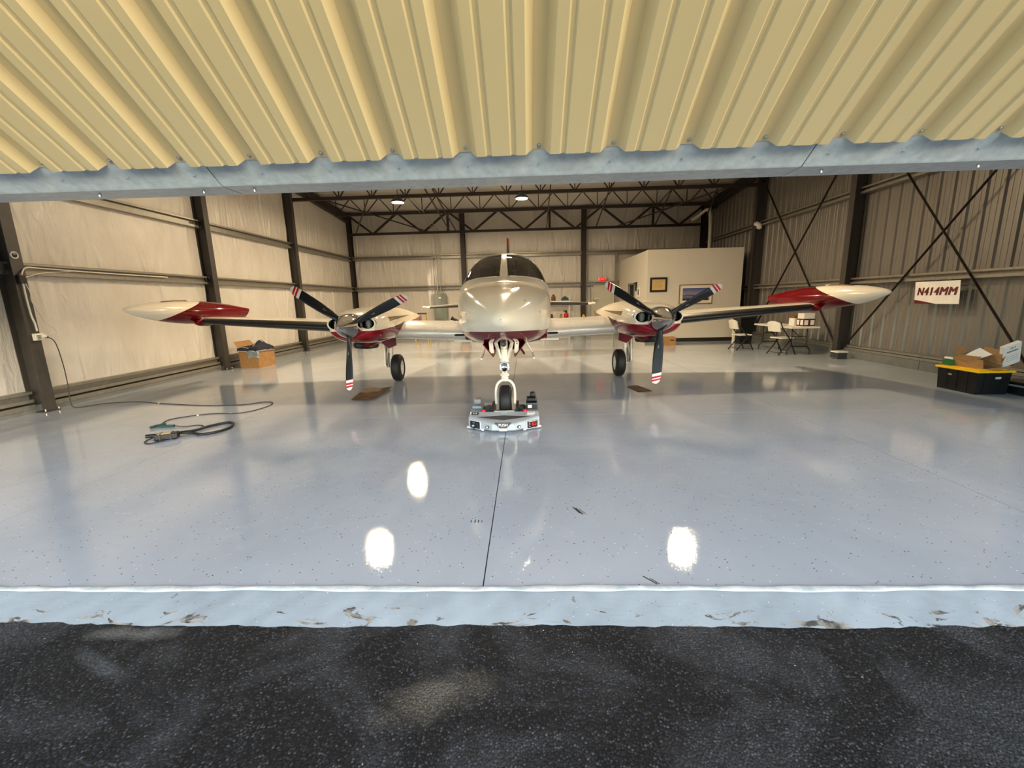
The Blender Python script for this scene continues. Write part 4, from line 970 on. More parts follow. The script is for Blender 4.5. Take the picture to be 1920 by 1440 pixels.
MB().add([(-.34, -.085, .158), (0, -.17, .140), (.34, -.085, .158), (0, -.05, .165), (-.34, -.085, .160), (0, -.17, .1425), (.34, -.085, .160), (0, -.05, .167)], [(0, 1, 2, 3), (4, 7, 6, 5), (0, 4, 5, 1), (1, 5, 6, 2), (2, 6, 7, 3), (3, 7, 4, 0)]).build('grip_pad', 'dark_grey', body)
F_L = (Vector((-.14, -.25, 0)), Vector((-.315, .20, 0)).normalized()); F_R = (Vector((.14, -.25, 0)), Vector((.315, .20, 0)).normalized())
def onface(side, t, z_, out): 
    p, d_ = F_L if side < 0 else F_R; n_ = Vector((-d_.y, d_.x, 0)) if side < 0 else Vector((d_.y, -d_.x, 0))
    n_ = n_ if n_.y < 0 else -n_
    return p + d_ * t + n_ * out + Vector((0, 0, z_)), d_, n_
for sd_ in (-1, 1):
    c_, d_, n_ = onface(sd_, .255, .070, .006); rot = Matrix((d_, n_, Vector((0, 0, 1)))).transposed()
    bzl = MB().box(c_, (.175, .012, .105), rot).build('panel_bezel', 'tug_light', tg_)
    c_, d_, n_ = onface(sd_, .255, .072, .014)
    pn = MB().box(c_, (.150, .012, .09), rot).build('control_panel', 'black_plastic', tg_)
    c2, _, _ = onface(sd_, .065, .066, .004); m = MB(); m.lathe([(-.004, .026), (.006, .026), (.010, .022)], c2, n_, 16, sq=(1, .75)).build('headlamp_bezel', 'black_plastic', tg_)
    MB().lathe([(.008, .011), (.013, .009), (.015, .001)], c2, n_, 14).build('headlamp', 'headlamp', tg_)
    c3, _, _ = onface(sd_, .15, .026, .01); MB().box(c3 + d_ * .2, (.07, .02, .02), rot).build('foot_step', 'tug_light', tg_)
    MB().box(onface(sd_, .14, .026, .008)[0], (.035, .02, .03), rot).build('foot_step', 'tug_light', tg_)
    if sd_ > 0:
        k_, _, _ = onface(1, .27, .074, .02); MB().lathe([(0, .030), (.012, .030), (.014, .024)], k_, n_, 20).build('knob_base', 'red_plastic', pn)
        MB().box(k_ + n_ * .02, (.052, .014, .016), Matrix((d_, n_, Vector((0, 0, 1)))).transposed()).build('knob_handle', 'red_plastic', pn)
        for q in (0, 1, 2): MB().box(onface(1, .21, .047 + q * .022, .0205)[0], (.018, .001, .004), rot).build('marking', 'stripe_white', pn)
        MB().box(onface(1, .255, .110, .0205)[0], (.12, .001, .004), rot).build('marking', 'stripe_white', pn)
        MB().lathe([(0, .008), (.006, .006)], onface(1, .19, .067, .02)[0], n_, 10).build('warning_light', 'red_plastic', pn)
    else:
        k_, _, _ = onface(-1, .275, .060, .02); MB().lathe([(0, .016), (.02, .016), (.024, .010), (.024, .001)], k_, n_, 16).build('switch_knob', 'bolt_steel', pn)
        MB().box(onface(-1, .27, .098, .0205)[0], (.035, .001, .012), rot).build('marking', 'mid_grey', pn)
        for q in (0, 1): MB().box(onface(-1, .215, .057 + q * .03, .0205)[0], (.02, .002, .02), rot).build('socket', 'dark_grey', pn)
        MB().cyl(onface(-1, .275, .03, .01)[0], onface(-1, .275, .004, .01)[0], .008, n=8).build('plug', 'black_plastic', pn)
MB().add([(-.105, -.252, .124), (.105, -.252, .124), (.045, -.260, .062), (-.045, -.260, .062), (-.105, -.235, .126), (.105, -.235, .126), (.045, -.245, .06), (-.045, -.245, .06)], [(0, 1, 2, 3), (7, 6, 5, 4), (0, 4, 5, 1), (1, 5, 6, 2), (2, 6, 7, 3), (3, 7, 4, 0)]).build('push_badge', 'dark_grey', tg_)
text('push_lettering', 'PUSH', .045, 'stripe_white', tg_, frame_mtx((0, -.2585, .099), (1, 0, 0), (0, .12, 1)), bold=.0006, space=1.1)
MB().add([(-.05, -.262, .058), (.05, -.262, .058), (.05, -.260, .024), (-.05, -.260, .024), (-.05, -.245, .058), (.05, -.245, .058), (.05, -.245, .024), (-.05, -.245, .024)], [(0, 1, 2, 3), (7, 6, 5, 4), (0, 4, 5, 1), (1, 5, 6, 2), (2, 6, 7, 3), (3, 7, 4, 0)]).build('nose_plate', 'tug_light', tg_)
MB().box((-.375, .02, .1785), (.095, .066, .003), Matrix.Rotation(math.atan(.2), 3, 'X')).build('number_plate', 'black_plastic', tg_)
text('number_lettering', 'R18', .046, 'stripe_white', tg_, frame_mtx((-.375, .018, .1808), (1, 0, 0), (0, 1, .2)), sx=.72)
MB().box((.35, .022, .1788), (.10, .055, .003), Matrix.Rotation(math.atan(.2), 3, 'X')).build('warning_sticker', 'paper_white', tg_)
MB().box((.35, .026, .1812), (.06, .010, .001), Matrix.Rotation(math.atan(.2), 3, 'X')).build('sticker_print', 'stripe_red', tg_)
MB().box((.335, -.022, .170), (.09, .016, .003), Matrix.Rotation(math.atan(.2), 3, 'X')).build('warning_sticker', 'paper_white', tg_)
MB().b2((-.03, .02, .176), (.03, .04, .178)).b2((-.03, .02, .178), (-.022, .035, .186)).b2((.022, .02, .178), (.03, .035, .186)).build('latch_clip', 'tug_light', tg_)
for sd_, nm in ((-1, 'tug_grey'), (1, 'dark_grey')):
    MB().add([(sd_ * .45, .07, .03), (sd_ * .27, .07, .03), (sd_ * .27, .42, .03), (sd_ * .45, .42, .03), (sd_ * .445, .08, .185), (sd_ * .29, .08, .185), (sd_ * .30, .40, .25), (sd_ * .43, .40, .25)],
             [(0, 1, 2, 3), (4, 7, 6, 5), (0, 4, 5, 1), (1, 5, 6, 2), (2, 6, 7, 3), (3, 7, 4, 0)]).build('side_arm', 'mid_grey', tg_)
    MB().lathe([(-.05, 0), (-.05, .09), (-.035, .11), (.035, .11), (.05, .09), (.05, 0)], (sd_ * .23, .30, .11), (1, 0, 0), 24).build('drive_wheel', 'dark_grey', tg_)
    es = MB().lathe([(0, .026), (.02, .028), (.024, .020), (.024, .001)], (sd_ * .27, .09, .186), (0, 0, 1), 16); es.build('emergency_button', 'red_plastic', tg_)
    MB().lathe([(-.02, .012), (0, .012)], (sd_ * .27, .09, .186), (0, 0, 1), 12).build('button_collar', 'stripe_white', tg_)
MB().bev((-.365, .30, .285), (.10, .16, .07), .02).build('battery_cover', 'mid_grey', tg_)
MB().bev((-.365, .17, .228), (.12, .05, .03), .008).build('display', 'blue_cloth', tg_)
MB().bev((.36, .24, .235), (.15, .22, .10), .015).build('battery_pack', 'black_plastic', tg_)
MB().bev((.36, .28, .305), (.13, .16, .05), .015).build('battery_top', 'black_plastic', tg_)
MB().bev((.375, .30, .36), (.07, .08, .07), .02).build('battery_latch', 'black_plastic', tg_)
MB().b2((.31, .127, .215), (.36, .1295, .255)).build('battery_label', 'paper_white', tg_)
MB().b2((.29, .125, .265), (.43, .1305, .272)).build('battery_stripe', 'mid_grey', tg_)
for sd_ in (-1, 1): MB().b2((sd_ * .145, .16, .03), (sd_ * .185, .62, .20)).build('cradle_cheek', 'black_plastic', tg_)
MB().b2((-.185, .075, .025), (.185, .15, .19)).build('cradle_bar', 'black_plastic', tg_)
MB().b2((-.13, .07, .186), (.13, .078, .198)).build('cradle_edge', 'bolt_steel', tg_)
MB().b2((-.145, .15, .020), (.145, .62, .045)).build('cradle_floor', 'black_plastic', tg_)
MB().lathe([(-.018, .03), (-.02, .05), (-.012, .06), (.012, .06), (.02, .05), (.018, .03)], (.07, -.17, .06), (1, 0, 0), 24).lathe([(-.015, .03), (-.01, 0.001)], (.07, -.17, .06), (1, 0, 0), 16).lathe([(.015, .03), (.01, 0.001)], (.07, -.17, .06), (1, 0, 0), 16).build('caster_wheel', 'tug_light', tg_)

# ================================================================== LEFT SIDE
bx = thing('cardboard_box', 'open cardboard box with navy cloth heaped in it by the left column', 'box', (-7.32, 11.34, 0), math.radians(-5))
W2, D2, HH = .27, .33, .50; th = .006
MB().b2((-W2, -D2, 0), (W2, D2, th)).build('bottom', 'cardboard', bx)
MB().b2((-W2, -D2, th), (W2, -D2 + th, HH)).build('side', 'cardboard', bx); MB().b2((-W2, D2 - th, th), (W2, D2, HH)).build('side', 'cardboard', bx)
MB().b2((-W2, -D2 + th, th), (-W2 + th, D2 - th, HH)).build('side', 'cardboard', bx); MB().b2((W2 - th, -D2 + th, th), (W2, D2 - th, HH)).build('side', 'cardboard', bx)
MB().add([(-W2, -D2, HH), (-W2, D2, HH), (-W2 - .12, D2 - .05, HH + .20), (-W2 - .12, -D2 + .02, HH + .20), (-W2 + .006, -D2, HH), (-W2 + .006, D2, HH), (-W2 - .114, D2 - .05, HH + .20), (-W2 - .114, -D2 + .02, HH + .20)], [(0, 1, 2, 3), (7, 6, 5, 4), (0, 4, 5, 1), (1, 5, 6, 2), (2, 6, 7, 3), (3, 7, 4, 0)]).build('flap', 'cardboard', bx)
def cloth1(u, v_):
    x_ = -.30 + .66 * u; y_ = -.40 + .72 * v_
    h = .54 + .12 * math.exp(-((x_ - .02) / .2) ** 2 - ((y_ - .08) / .22) ** 2) + .035 * math.sin(9 * x_ + 5 * y_) + .022 * math.sin(16 * y_ - 8 * x_ + 1) + .018 * math.sin(23 * x_ + 3 * y_)
    if y_ < -.335: h = min(h, .53) - 1.3 * (-.335 - y_)
    if x_ > .275: h = min(h, .55) - 1.2 * (x_ - .275)
    if x_ > .275: x_ = .28 + (x_ - .275) * .15
    if y_ < -.335: y_ = -.338 + (y_ + .335) * .15
    return Vector((x_, y_, h))
cl = thing('navy_blanket', 'crumpled navy blanket with pale piping heaped in the cardboard box', 'blanket', bx.location, math.radians(-5))
MB().grid(cloth1, 40, 40).build('cloth', 'navy_cloth', cl)
bd = [cloth1(u / 30, 0) for u in range(31)] + [cloth1(1, v_ / 30) for v_ in range(1, 31)]
MB().tube([p + Vector((.006, -.006, .006)) for p in bd], .009, 6).build('piping', 'cloth_edge', cl)
MB().tube([cloth1(.1 + .6 * q / 20, .12 + .55 * (q / 20) + .05 * math.sin(q * .5)) + Vector((0, 0, .008)) for q in range(21)], .009, 6).build('piping', 'cloth_edge', cl)
def cloth2(u, v_):
    x_ = .02 + .30 * u; h = .47 - .20 * v_ * (1 - .25 * math.sin(3 * u)) ; return Vector((x_ if x_ < .28 else .28 + (x_ - .28) * .3, -.348 - .012 * math.sin(7 * u + 2 * v_) - .01 * v_ + (.0 if x_ < .28 else (x_ - .28) * 1.5), h))
c2 = thing('grey_cloth', 'pale blue-grey cloth corner hanging over the front of the cardboard box', 'cloth', bx.location, math.radians(-5))
MB().grid(cloth2, 16, 10).grid(lambda u, v_: cloth2(u, v_) + Vector((0, -.005, 0)), 16, 10).build('cloth', 'blue_cloth', c2)
MB().tube([cloth2(u / 16, 1) for u in range(17)], .008, 6).build('piping', 'cloth_edge', c2)

# wiring on the near left column
cd = thing('column_conduit', 'white conduit with black junction box fixed to the nearest left column', 'conduit', (-7.79, 6.55, 0))
MB().bev((.03, -.02, 2.10), (.06, .09, .13), .008).build('junction_box', 'black_plastic', cd)
MB().tube(smooth_path([(.03, -.01, 2.06), (.03, -.01, 1.8), (.03, 0, 1.55), (.035, .02, 1.42), (.03, .03, 1.30)], 5), .012, 8).build('pipe', 'cable_white', cd)
MB().tube(smooth_path([(.03, -.01, 2.14), (.03, .02, 2.22), (-.04, .15, 2.29), (-.16, .5, 2.30), (-.17, 1.5, 2.29), (-.17, 3.0, 2.29)], 6), .012, 8).build('cable', 'cable_white', cd)
MB().tube(smooth_path([(.03, .0, 2.12), (.0, .14, 2.16), (-.1, .4, 2.22), (-.17, .9, 2.28), (-.17, 1.1, 2.30)], 6), .007, 6).build('cable', 'cable_white', cd)
MB().tube(smooth_path([(.03, .02, 2.05), (.03, .06, 1.9), (.03, .05, 1.78), (.0, .13, 1.62), (-.05, .22, 1.50), (-.06, .25, 1.42), (-.10, .40, 1.32), (-.1, .42, 1.25), (-.02, .2, 1.22), (.03, .08, 1.22)], 6), .006, 6).build('cable', 'cable_white', cd)
ob = thing('outlet_box', 'white electrical outlet box with plugs on the nearest left column', 'outlet', (-7.79, 6.58, 1.21))
MB().bev((.03, 0, 0), (.06, .13, .11), .008).build('box', 'white_plastic', ob)
MB().bev((.065, -.025, 0), (.012, .055, .085), .006).build('cover_plate', 'bolt_steel', ob)
MB().bev((.075, .045, .01), (.05, .05, .05), .01).build('plug', 'white_plastic', ob); MB().bev((.07, .075, -.01), (.05, .035, .035), .008).build('plug', 'black_plastic', ob)
rc = thing('security_camera', 'small round white-rimmed black camera on the nearest left column', 'camera', (-7.795, 6.53, 2.46))
MB().lathe([(0, .055), (.02, .055), (.028, .045), (.02, .038), (.015, .036)], (0, 0, 0), (1, 0, 0), 24).build('rim', 'white_plastic', rc)
MB().lathe([(.016, .038), (.022, .02), (.024, .001)], (0, 0, 0), (1, 0, 0), 20).build('lens', 'black_plastic', rc)
cp = [(-7.70, 6.66, 1.20), (-7.64, 6.70, 1.10), (-7.64, 6.74, .75), (-7.66, 6.76, .40), (-7.66, 6.74, .12), (-7.60, 6.72, .02), (-7.50, 6.77, .008), (-7.333, 7.021, .008), (-6.835, 7.107, .008), (-6.316, 6.954, .008), (-5.403, 6.745, .008), (-4.763, 6.741, .008), (-4.484, 6.93, .008), (-4.32, 6.90, .008), (-4.23, 6.75, .008), (-4.22, 6.55, .008), (-4.297, 6.299, .008), (-4.472, 6.182, .008), (-4.821, 6.19, .008), (-5.108, 6.034, .008), (-5.235, 5.867, .008), (-5.16, 5.64, .008), (-5.12, 5.55, .012)]
xc = thing('extension_cord', 'dark extension cord looping across the floor from the left column outlet', 'cord', (-5.0, 6.5, 0))
MB().tube(smooth_path(cp, 8), .007, 8).build('cable', 'cable', xc, (-5.0, 6.5, 0))
for p, q in (((-6.36, 6.97), (-6.33, 6.96)), ((-4.56, 6.19), (-4.53, 6.185)), ((-5.0, 6.10), (-4.98, 6.11))): MB().cyl((p[0], p[1], .008), (q[0], q[1], .008), .010, n=8).build('tape_band', 'cable_white', xc, (-5.0, 6.5, 0))
MB().cyl((-5.09, 5.52, .022), (-5.12, 5.42, .022), .020, .018, n=10).cyl((-5.06, 5.60, .020), (-5.09, 5.52, .02), .016, .020, n=10).build('socket', 'teal_plastic', xc, (-5.0, 6.5, 0))
MB().cyl((-4.86, 5.51, .018), (-5.06, 5.49, .020), .018, .016, n=10).build('plug', 'teal_plastic', xc, (-5.0, 6.5, 0))
ch = thing('battery_charger', 'black battery charger brick with a thick looped cable on the floor', 'charger', (-4.50, 4.98, 0))
of = (-4.50, 4.98, 0)
MB().bev((-4.50, 4.97, .042), (.24, .13, .075), .015, Matrix.Rotation(math.radians(28), 3, 'Z')).build('case', 'black_plastic', ch, of)
MB().bev((-4.51, 4.955, .080), (.14, .07, .006), .002, Matrix.Rotation(math.radians(28), 3, 'Z')).build('label_plate', 'parchment', ch, of)
for k_ in (-.06, .05): MB().bev((-4.50 + k_ * .88, 4.97 + k_ * .47, .043), (.014, .142, .084), .004, Matrix.Rotation(math.radians(28), 3, 'Z')).build('rib', 'dark_grey', ch, of)
MB().tube(smooth_path([(-4.72, 5.08, .018), (-4.60, 5.12, .02), (-4.46, 5.16, .03), (-4.38, 5.28, .02), (-4.34, 5.45, .018), (-4.22, 5.62, .018), (-4.12, 5.62, .018), (-4.04, 5.52, .018), (-3.99, 5.38, .018), (-4.03, 5.20, .018), (-4.16, 5.10, .018), (-4.30, 5.14, .022), (-4.42, 5.10, .04)], 8), .017, 10).build('thick_cable', 'cable_black', ch, of)
MB().cyl((-4.72, 5.08, .018), (-4.84, 5.04, .018), .024, .022, n=10).build('connector', 'black_plastic', ch, of)
MB().tube(smooth_path([(-4.60, 4.92, .03), (-4.72, 4.98, .01), (-4.68, 4.84, .008), (-4.56, 4.78, .008), (-4.46, 4.86, .02)], 6), .007, 6).build('thin_cable', 'cable_black', ch, of)
MB().tube(smooth_path([(-4.86, 5.51, .02), (-4.72, 5.50, .008), (-4.58, 5.56, .008), (-4.46, 5.52, .008), (-4.42, 5.40, .008), (-4.44, 5.22, .02), (-4.46, 5.06, .05)], 6), .006, 6).build('thin_cable', 'cable_black', ch, of)

# drip cardboard under the engines
def flatcard(name, pts, lift, label):
    cx = sum(p[0] for p in pts) / 4; cy = sum(p[1] for p in pts) / 4
    def fn(u, v_):
        a = Vector((*pts[0], 0)).lerp(Vector((*pts[1], 0)), u); b = Vector((*pts[3], 0)).lerp(Vector((*pts[2], 0)), u); p = a.lerp(b, v_)
        p.z = .004 + lift * (abs(2 * u - 1) ** 2) * (.3 + .7 * v_); return p
    m = MB().grid(fn, 14, 10).grid(lambda u, v_: fn(u, v_) + Vector((0, 0, .004)), 14, 10)
    t = thing(name, label, 'cardboard', (cx, cy, 0)); m.build('sheet', 'oily_cardboard', t, (cx, cy, 0))
    MB().cyl((cx, cy + .12, .010), (cx, cy + .12, .0115), .06, n=16).build('oil_stain', 'black_frame', t, (cx, cy, 0)); return t
flatcard('cardboard_sheet', [(-2.98, 6.95), (-2.60, 6.92), (-2.57, 7.95), (-3.09, 8.05)], .035, 'curled oil-stained cardboard sheet on the floor under the left propeller')
flatcard('cardboard_sheet', [(1.92, 7.24), (2.17, 7.30), (2.04, 7.80), (1.84, 7.74)], .006, 'small flat cardboard sheet on the floor near the right propeller')

# ================================================================== RIGHT SIDE
def folding_chair(loc, rz, label):
    t = thing('folding_chair', label, 'chair', loc, rz, 'white folding chairs')
    MB().bev((0, .0, .445), (.42, .40, .035), .016).build('seat', 'white_plastic', t)
    MB().grid(lambda u, v_: Vector((-.215 + .43 * u, -.235 - .055 * v_ - .03 * math.sin(PI * u) , .62 + (.28 - .05 * (2 * u - 1) ** 2) * v_)), 12, 8).grid(lambda u, v_: Vector((-.215 + .43 * u, -.255 - .055 * v_ - .03 * math.sin(PI * u), .62 + (.28 - .05 * (2 * u - 1) ** 2) * v_)), 12, 8).build('backrest', 'white_plastic', t)
    MB().bev((0, -.316, .845), (.09, .012, .022), .005).build('hand_slot', 'dark_grey', t)
    for s in (-1, 1):
        MB().tube([(s * .235, .24, .0), (s * .235, .02, .43), (s * .225, -.20, .70), (s * .21, -.275, .88)], .016, 8).build('leg', 'black_rubber', t)
        MB().tube([(s * .205, -.26, 0), (s * .205, .10, .43)], .016, 8).build('leg', 'black_rubber', t)
    for y_, z_, w_ in ((.20, .09, .235), (-.21, .06, .205), (-.02, .42, .22)): MB().cyl((-w_, y_, z_), (w_, y_, z_), .009, n=8).build('stretcher', 'dark_grey', t)
    return t
folding_chair((6.43, 12.98, 0), math.radians(-84), 'white folding chair in front of the black bin, farther of the two')
folding_chair((6.93, 11.80, 0), math.radians(-78), 'white folding chair pushed against the long side of the folding table')
tb = thing('folding_table', 'long white plastic folding table along the right wall', 'table', (7.28, 12.32, 0))
MB().bev((0, 0, .725), (.74, 1.86, .045), .015).build('tabletop', 'white_plastic', tb)
for s in (-1, 1):
    for sx in (-1, 1):
        MB().tube(smooth_path([(sx * .20, s * .68, .70), (sx * .20, s * .70, .28), (sx * .23, s * .70, .20), (sx * .29, s * .70, .12), (sx * .30, s * .70, 0)], 4), .015, 8).build('leg', 'black_plastic', tb)
    MB().cyl((-.22, s * .70, .22), (.22, s * .70, .22), .014, n=8).build('crossbar', 'black_plastic', tb)
    MB().cyl((-.20, s * .69, .48), (.20, s * .69, .48), .010, n=8).build('crossbar', 'black_plastic', tb)
    MB().tube([(0, s * .69, .48), (0, s * .22, .70)], .010, 8).build('folding_brace', 'black_plastic', tb)
wb_ = thing('white_carton', 'white carton with maroon print stacked on the table by the wall', 'box', (7.50, 11.78, .7485))
MB().bev((0, 0, .095), (.30, .30, .19), .004).build('carton', 'maroon_print', wb_)
MB().bev((.0, 0, .265), (.28, .27, .145), .004).build('top_carton', 'paper_white', wb_)
MB().b2((-.1515, -.13, .03), (-.150, -.02, .16)).b2((-.1515, .03, .03), (-.150, .13, .16)).build('print_panel', 'paper_white', wb_)
MB().b2((-.13, -.1515, .03), (-.03, -.150, .16)).b2((.03, -.1515, .03), (.13, -.150, .16)).build('print_panel', 'paper_white', wb_)
bb = thing('brown_carton', 'small brown and white carton behind the maroon carton on the table', 'box', (7.44, 12.10, .7485))
MB().bev((0, 0, .12), (.24, .24, .24), .004).build('carton', 'paper_white', bb); MB().b2((-.122, -.122, .20), (.122, .122, .262)).build('band', 'brown_box', bb)
mu = thing('paper_plate', 'small white crumpled paper on the folding table', 'paper', (7.05, 12.1, .7485))
MB().lathe([(0, .001), (0, .07), (.03, .09), (.028, .086), (.008, .06), (.008, .001)], (0, 0, 0), (0, 0, 1), 14).build('plate', 'paper_white', mu)
bn = thing('black_bin', 'tall black storage bin standing behind the farther folding chair', 'bin', (7.30, 14.66, 0))
MB().add([(-.18, -.22, 0), (.18, -.22, 0), (.18, .22, 0), (-.18, .22, 0), (-.22, -.26, .80), (.22, -.26, .80), (.22, .26, .80), (-.22, .26, .80)], [(0, 1, 5, 4), (1, 2, 6, 5), (2, 3, 7, 6), (3, 0, 4, 7), (0, 3, 2, 1), (4, 5, 6, 7)]).build('body', 'black_plastic', bn)
MB().bev((0, 0, .83), (.50, .58, .06), .02).build('lid', 'black_plastic', bn)
mp = thing('white_post', 'short pale post standing behind the farther folding chair', 'post', (6.92, 14.50, 0))
MB().bev((0, 0, .22), (.07, .07, .44), .01).build('shaft', 'white_plastic', mp); MB().bev((0, 0, .455), (.11, .11, .03), .01).build('cap', 'white_plastic', mp)

# yellow-lidded tote and what lies on it
tt = thing('storage_tote', 'black storage tote with yellow lid by the right wall', 'tote', (7.16, 6.98, 0))
MB().add([(-.235, -.305, 0), (.235, -.305, 0), (.235, .305, 0), (-.235, .305, 0), (-.25, -.325, .345), (.25, -.325, .345), (.25, .325, .345), (-.25, .325, .345)], [(0, 1, 5, 4), (1, 2, 6, 5), (2, 3, 7, 6), (3, 0, 4, 7), (0, 3, 2, 1), (4, 5, 6, 7)]).build('body', 'black_plastic', tt)
for q in (-.16, 0, .16): MB().bar((-.237, q, .02), (-.251, q, .33), .035, .012, upv=(1, 0, 0)).build('rib', 'black_plastic', tt)
for q in (-.12, .12): MB().bar((q, -.308, .02), (q, -.327, .33), .035, .012, upv=(0, 1, 0)).build('rib', 'black_plastic', tt)
MB().bev((0, 0, .36), (.56, .71, .035), .012).bev((0, 0, .382), (.44, .58, .012), .005).build('lid', 'yellow_plastic', tt)
MB().box((-.247, .13, .255), (.006, .10, .03), Matrix.Rotation(-.1, 3, 'Y')).build('latch_label', 'mid_grey', tt)
MB().box((.08, -.322, .26), (.12, .006, .03), Matrix.Rotation(.1, 3, 'X')).build('latch_label', 'cloth_edge', tt)
gb = thing('green_box', 'small green box with a white and black packet on the yellow lid', 'box', (6.99, 7.20, .388))
MB().bev((0, 0, .045), (.12, .14, .09), .004).build('box', 'green_box', gb); MB().bev((0, .01, .11), (.10, .12, .04), .015, Matrix.Rotation(.2, 3, 'Y')).build('packet', 'paper_white', gb); MB().bev((.05, -.02, .10), (.06, .10, .03), .01).build('strap', 'black_plastic', gb)
ob_ = thing('open_carton', 'open brown cardboard carton with splayed flaps lying on the yellow lid', 'box', (7.17, 6.96, .388), math.radians(8))
def plate(pts, t_): 
    a = [Vector(p) for p in pts]; n_ = (a[1] - a[0]).cross(a[3] - a[0]).normalized() * t_
    return a + [p + n_ for p in a], [(0, 1, 2, 3), (7, 6, 5, 4), (0, 4, 5, 1), (1, 5, 6, 2), (2, 6, 7, 3), (3, 7, 4, 0)]
for nm, pts in (('bottom', [(-.14, -.20, 0), (.16, -.20, .0), (.16, .20, .0), (-.14, .20, 0)]), ('side', [(-.14, -.2, 0), (-.14, .2, 0), (-.17, .2, .14), (-.17, -.2, .14)]), ('side', [(.16, -.2, 0), (.16, .2, 0), (.14, .2, .22), (.14, -.2, .22)]),
                ('side', [(-.14, .2, 0), (.16, .2, 0), (.14, .21, .22), (-.17, .21, .14)]), ('flap', [(-.17, .2, .14), (-.17, -.12, .14), (-.06, -.10, .17), (-.06, .2, .17)]), ('flap', [(-.14, -.2, 0), (.16, -.2, 0), (.22, -.34, .06), (-.06, -.36, .01)]),
                ('flap', [(.14, -.22, .06), (.14, .10, .12), (.26, .12, .30), (.24, -.20, .26)]), ('flap', [(-.12, .21, .15), (.10, .21, .19), (.06, .27, .31), (-.08, .27, .29)])):
    MB().add(*plate(pts, .005)).build(nm, 'cardboard', ob_)
wp = thing('white_wrap', 'sheet of white wrapping paper stuffed in the open brown carton', 'paper', (7.20, 7.02, .50))
MB().add(*plate([(-.12, -.08, -.01), (.10, -.14, .09), (.14, .10, .17), (-.08, .14, .03)], .004)).add(*plate([(.10, -.14, .09), (.20, -.06, .03), (.20, .10, .08), (.14, .10, .17)], .004)).build('sheet', 'paper_white', wp)
ps = thing('printed_carton', 'white printed carton leaning at an angle on the yellow lid', 'box', (7.40, 6.82, .393), 0)
RT = Matrix((Vector((.80, -.12, -.50)).normalized(), Vector((.28, .88, .24)).normalized(), Vector((0, 0, 1)))).transposed()
xa = Vector((.87, .0, .34)).normalized(); za = Vector((-.34, -.25, .90)); za = (za - xa * za.dot(xa)).normalized(); ya = za.cross(xa)
RT = Matrix((xa, ya, za)).transposed(); cC = Vector((.10, 0, .21))
MB().box(cC, (.26, .06, .36), RT).build('carton', 'paper_white', ps)
MB().box(cC - ya * .0305 + za * .07, (.17, .001, .025), RT).build('barcode_strip', 'mid_grey', ps)
for q in range(4): MB().box(cC - ya * .0305 + za * .125 + xa * (-.03 + q * .022), (.008, .001, .035), RT).build('symbol', 'brown_box', ps)
for q in range(3): MB().box(cC - ya * .0305 - za * (.02 + q * .035), (.18, .001, .004), RT).build('text_line', 'mid_grey', ps)
bc = thing('black_case', 'low black case with a grey strip behind the storage tote', 'case', (7.645, 6.60, 0))
MB().bev((0, 0, .10), (.36, .62, .20), .02).build('case', 'black_plastic', bc); MB().b2((-.184, -.30, .13), (-.17, .30, .155)).build('strip', 'mid_grey', bc)
# registration panel hung on the wall girt
sg_ = thing('registration_panel', 'curved white panel lettered N414MM in maroon on the right wall', 'sign', (7.98, 8.75, 1.56))
def sgp(u, v_, d_=0):
    b = -.03 * math.sin(PI * u) - .02 * (1 - v_) ** 2 - d_
    return Vector((b, .46 - .92 * u - .06 * (1 - v_), -.215 + .43 * v_))
MB().grid(lambda u, v_: sgp(u, v_), 24, 10).grid(lambda u, v_: sgp(u, v_, -.006), 24, 10).build('panel', 'stripe_white', sg_)
MB().add(*[[tuple(sgp(0.005, 0.0, .003)), tuple(sgp(.28, .0, .003)), tuple(sgp(.55, .0, .003)), tuple(sgp(.28, .10, .003)), tuple(sgp(0.005, .18, .003))], [(0, 1, 3, 4), (1, 2, 3)]]).build('maroon_swoosh', 'maroon_print', sg_)
txs = [text('lettering', 'N414MM', .215, 'maroon_print', sg_, Matrix.Translation((dx, dy, 0)), shear=.25, extrude=.001, space=1.10, sx=.92) for dx, dy in ((-.010, 0), (-.004, .002), (.004, -.002), (.010, 0), (0, .004))]
bmj = bmesh.new()
for q in txs: bmj.from_mesh(q.data)
bmj.to_mesh(txs[0].data); bmj.free(); tx = txs[0]
for q in txs[1:]: bpy.data.objects.remove(q)
for v_ in tx.data.vertices:
    u_, w_ = .5 + v_.co.x / .92, .5 + (v_.co.y + .015) / .43
    v_.co = sgp(u_, w_, .003 + v_.co.z)
for q in (.2, .5, .8):
    p = sgp(q, 1.0); MB().cyl(p, p + Vector((.03, 0, .05)), .003, n=6).build('hanger_wire', 'bolt_steel', sg_)
# wall dome and duct pipe
dm_ = thing('wall_dome', 'small white domed fixture on the upper right wall girt', 'wall fixture', (7.99, 15.68 - .12, 3.90))
MB().lathe([(0, .16), (.03, .16), (.08, .11), (.10, .04), (.105, .001)], (-.02, 0, .02), (-.8, -.3, -.5), 20, sq=(1, .7)).build('dome', 'white_plastic', dm_); MB().lathe([(.10, .03), (.12, .028), (.125, .001)], (-.02, 0, .02), (-.8, -.3, -.5), 12).build('sensor', 'dark_grey', dm_)
MB().bev((.02, 0, .05), (.06, .10, .10), .01).build('bracket', 'white_plastic', dm_)
du = thing('duct_pipe', 'pale bent vent pipe rising from the office roof to the eave', 'pipe', (7.45, 18.6, 3.26))
MB().tube(smooth_path([(.05, -.3, 0), (.1, -.15, 1.0), (.12, 0, 1.62), (.04, .15, 1.80), (-.15, .6, 1.62), (-.25, .9, 1.55)], 6), .065, 12).build('pipe', 'cable_white', du)
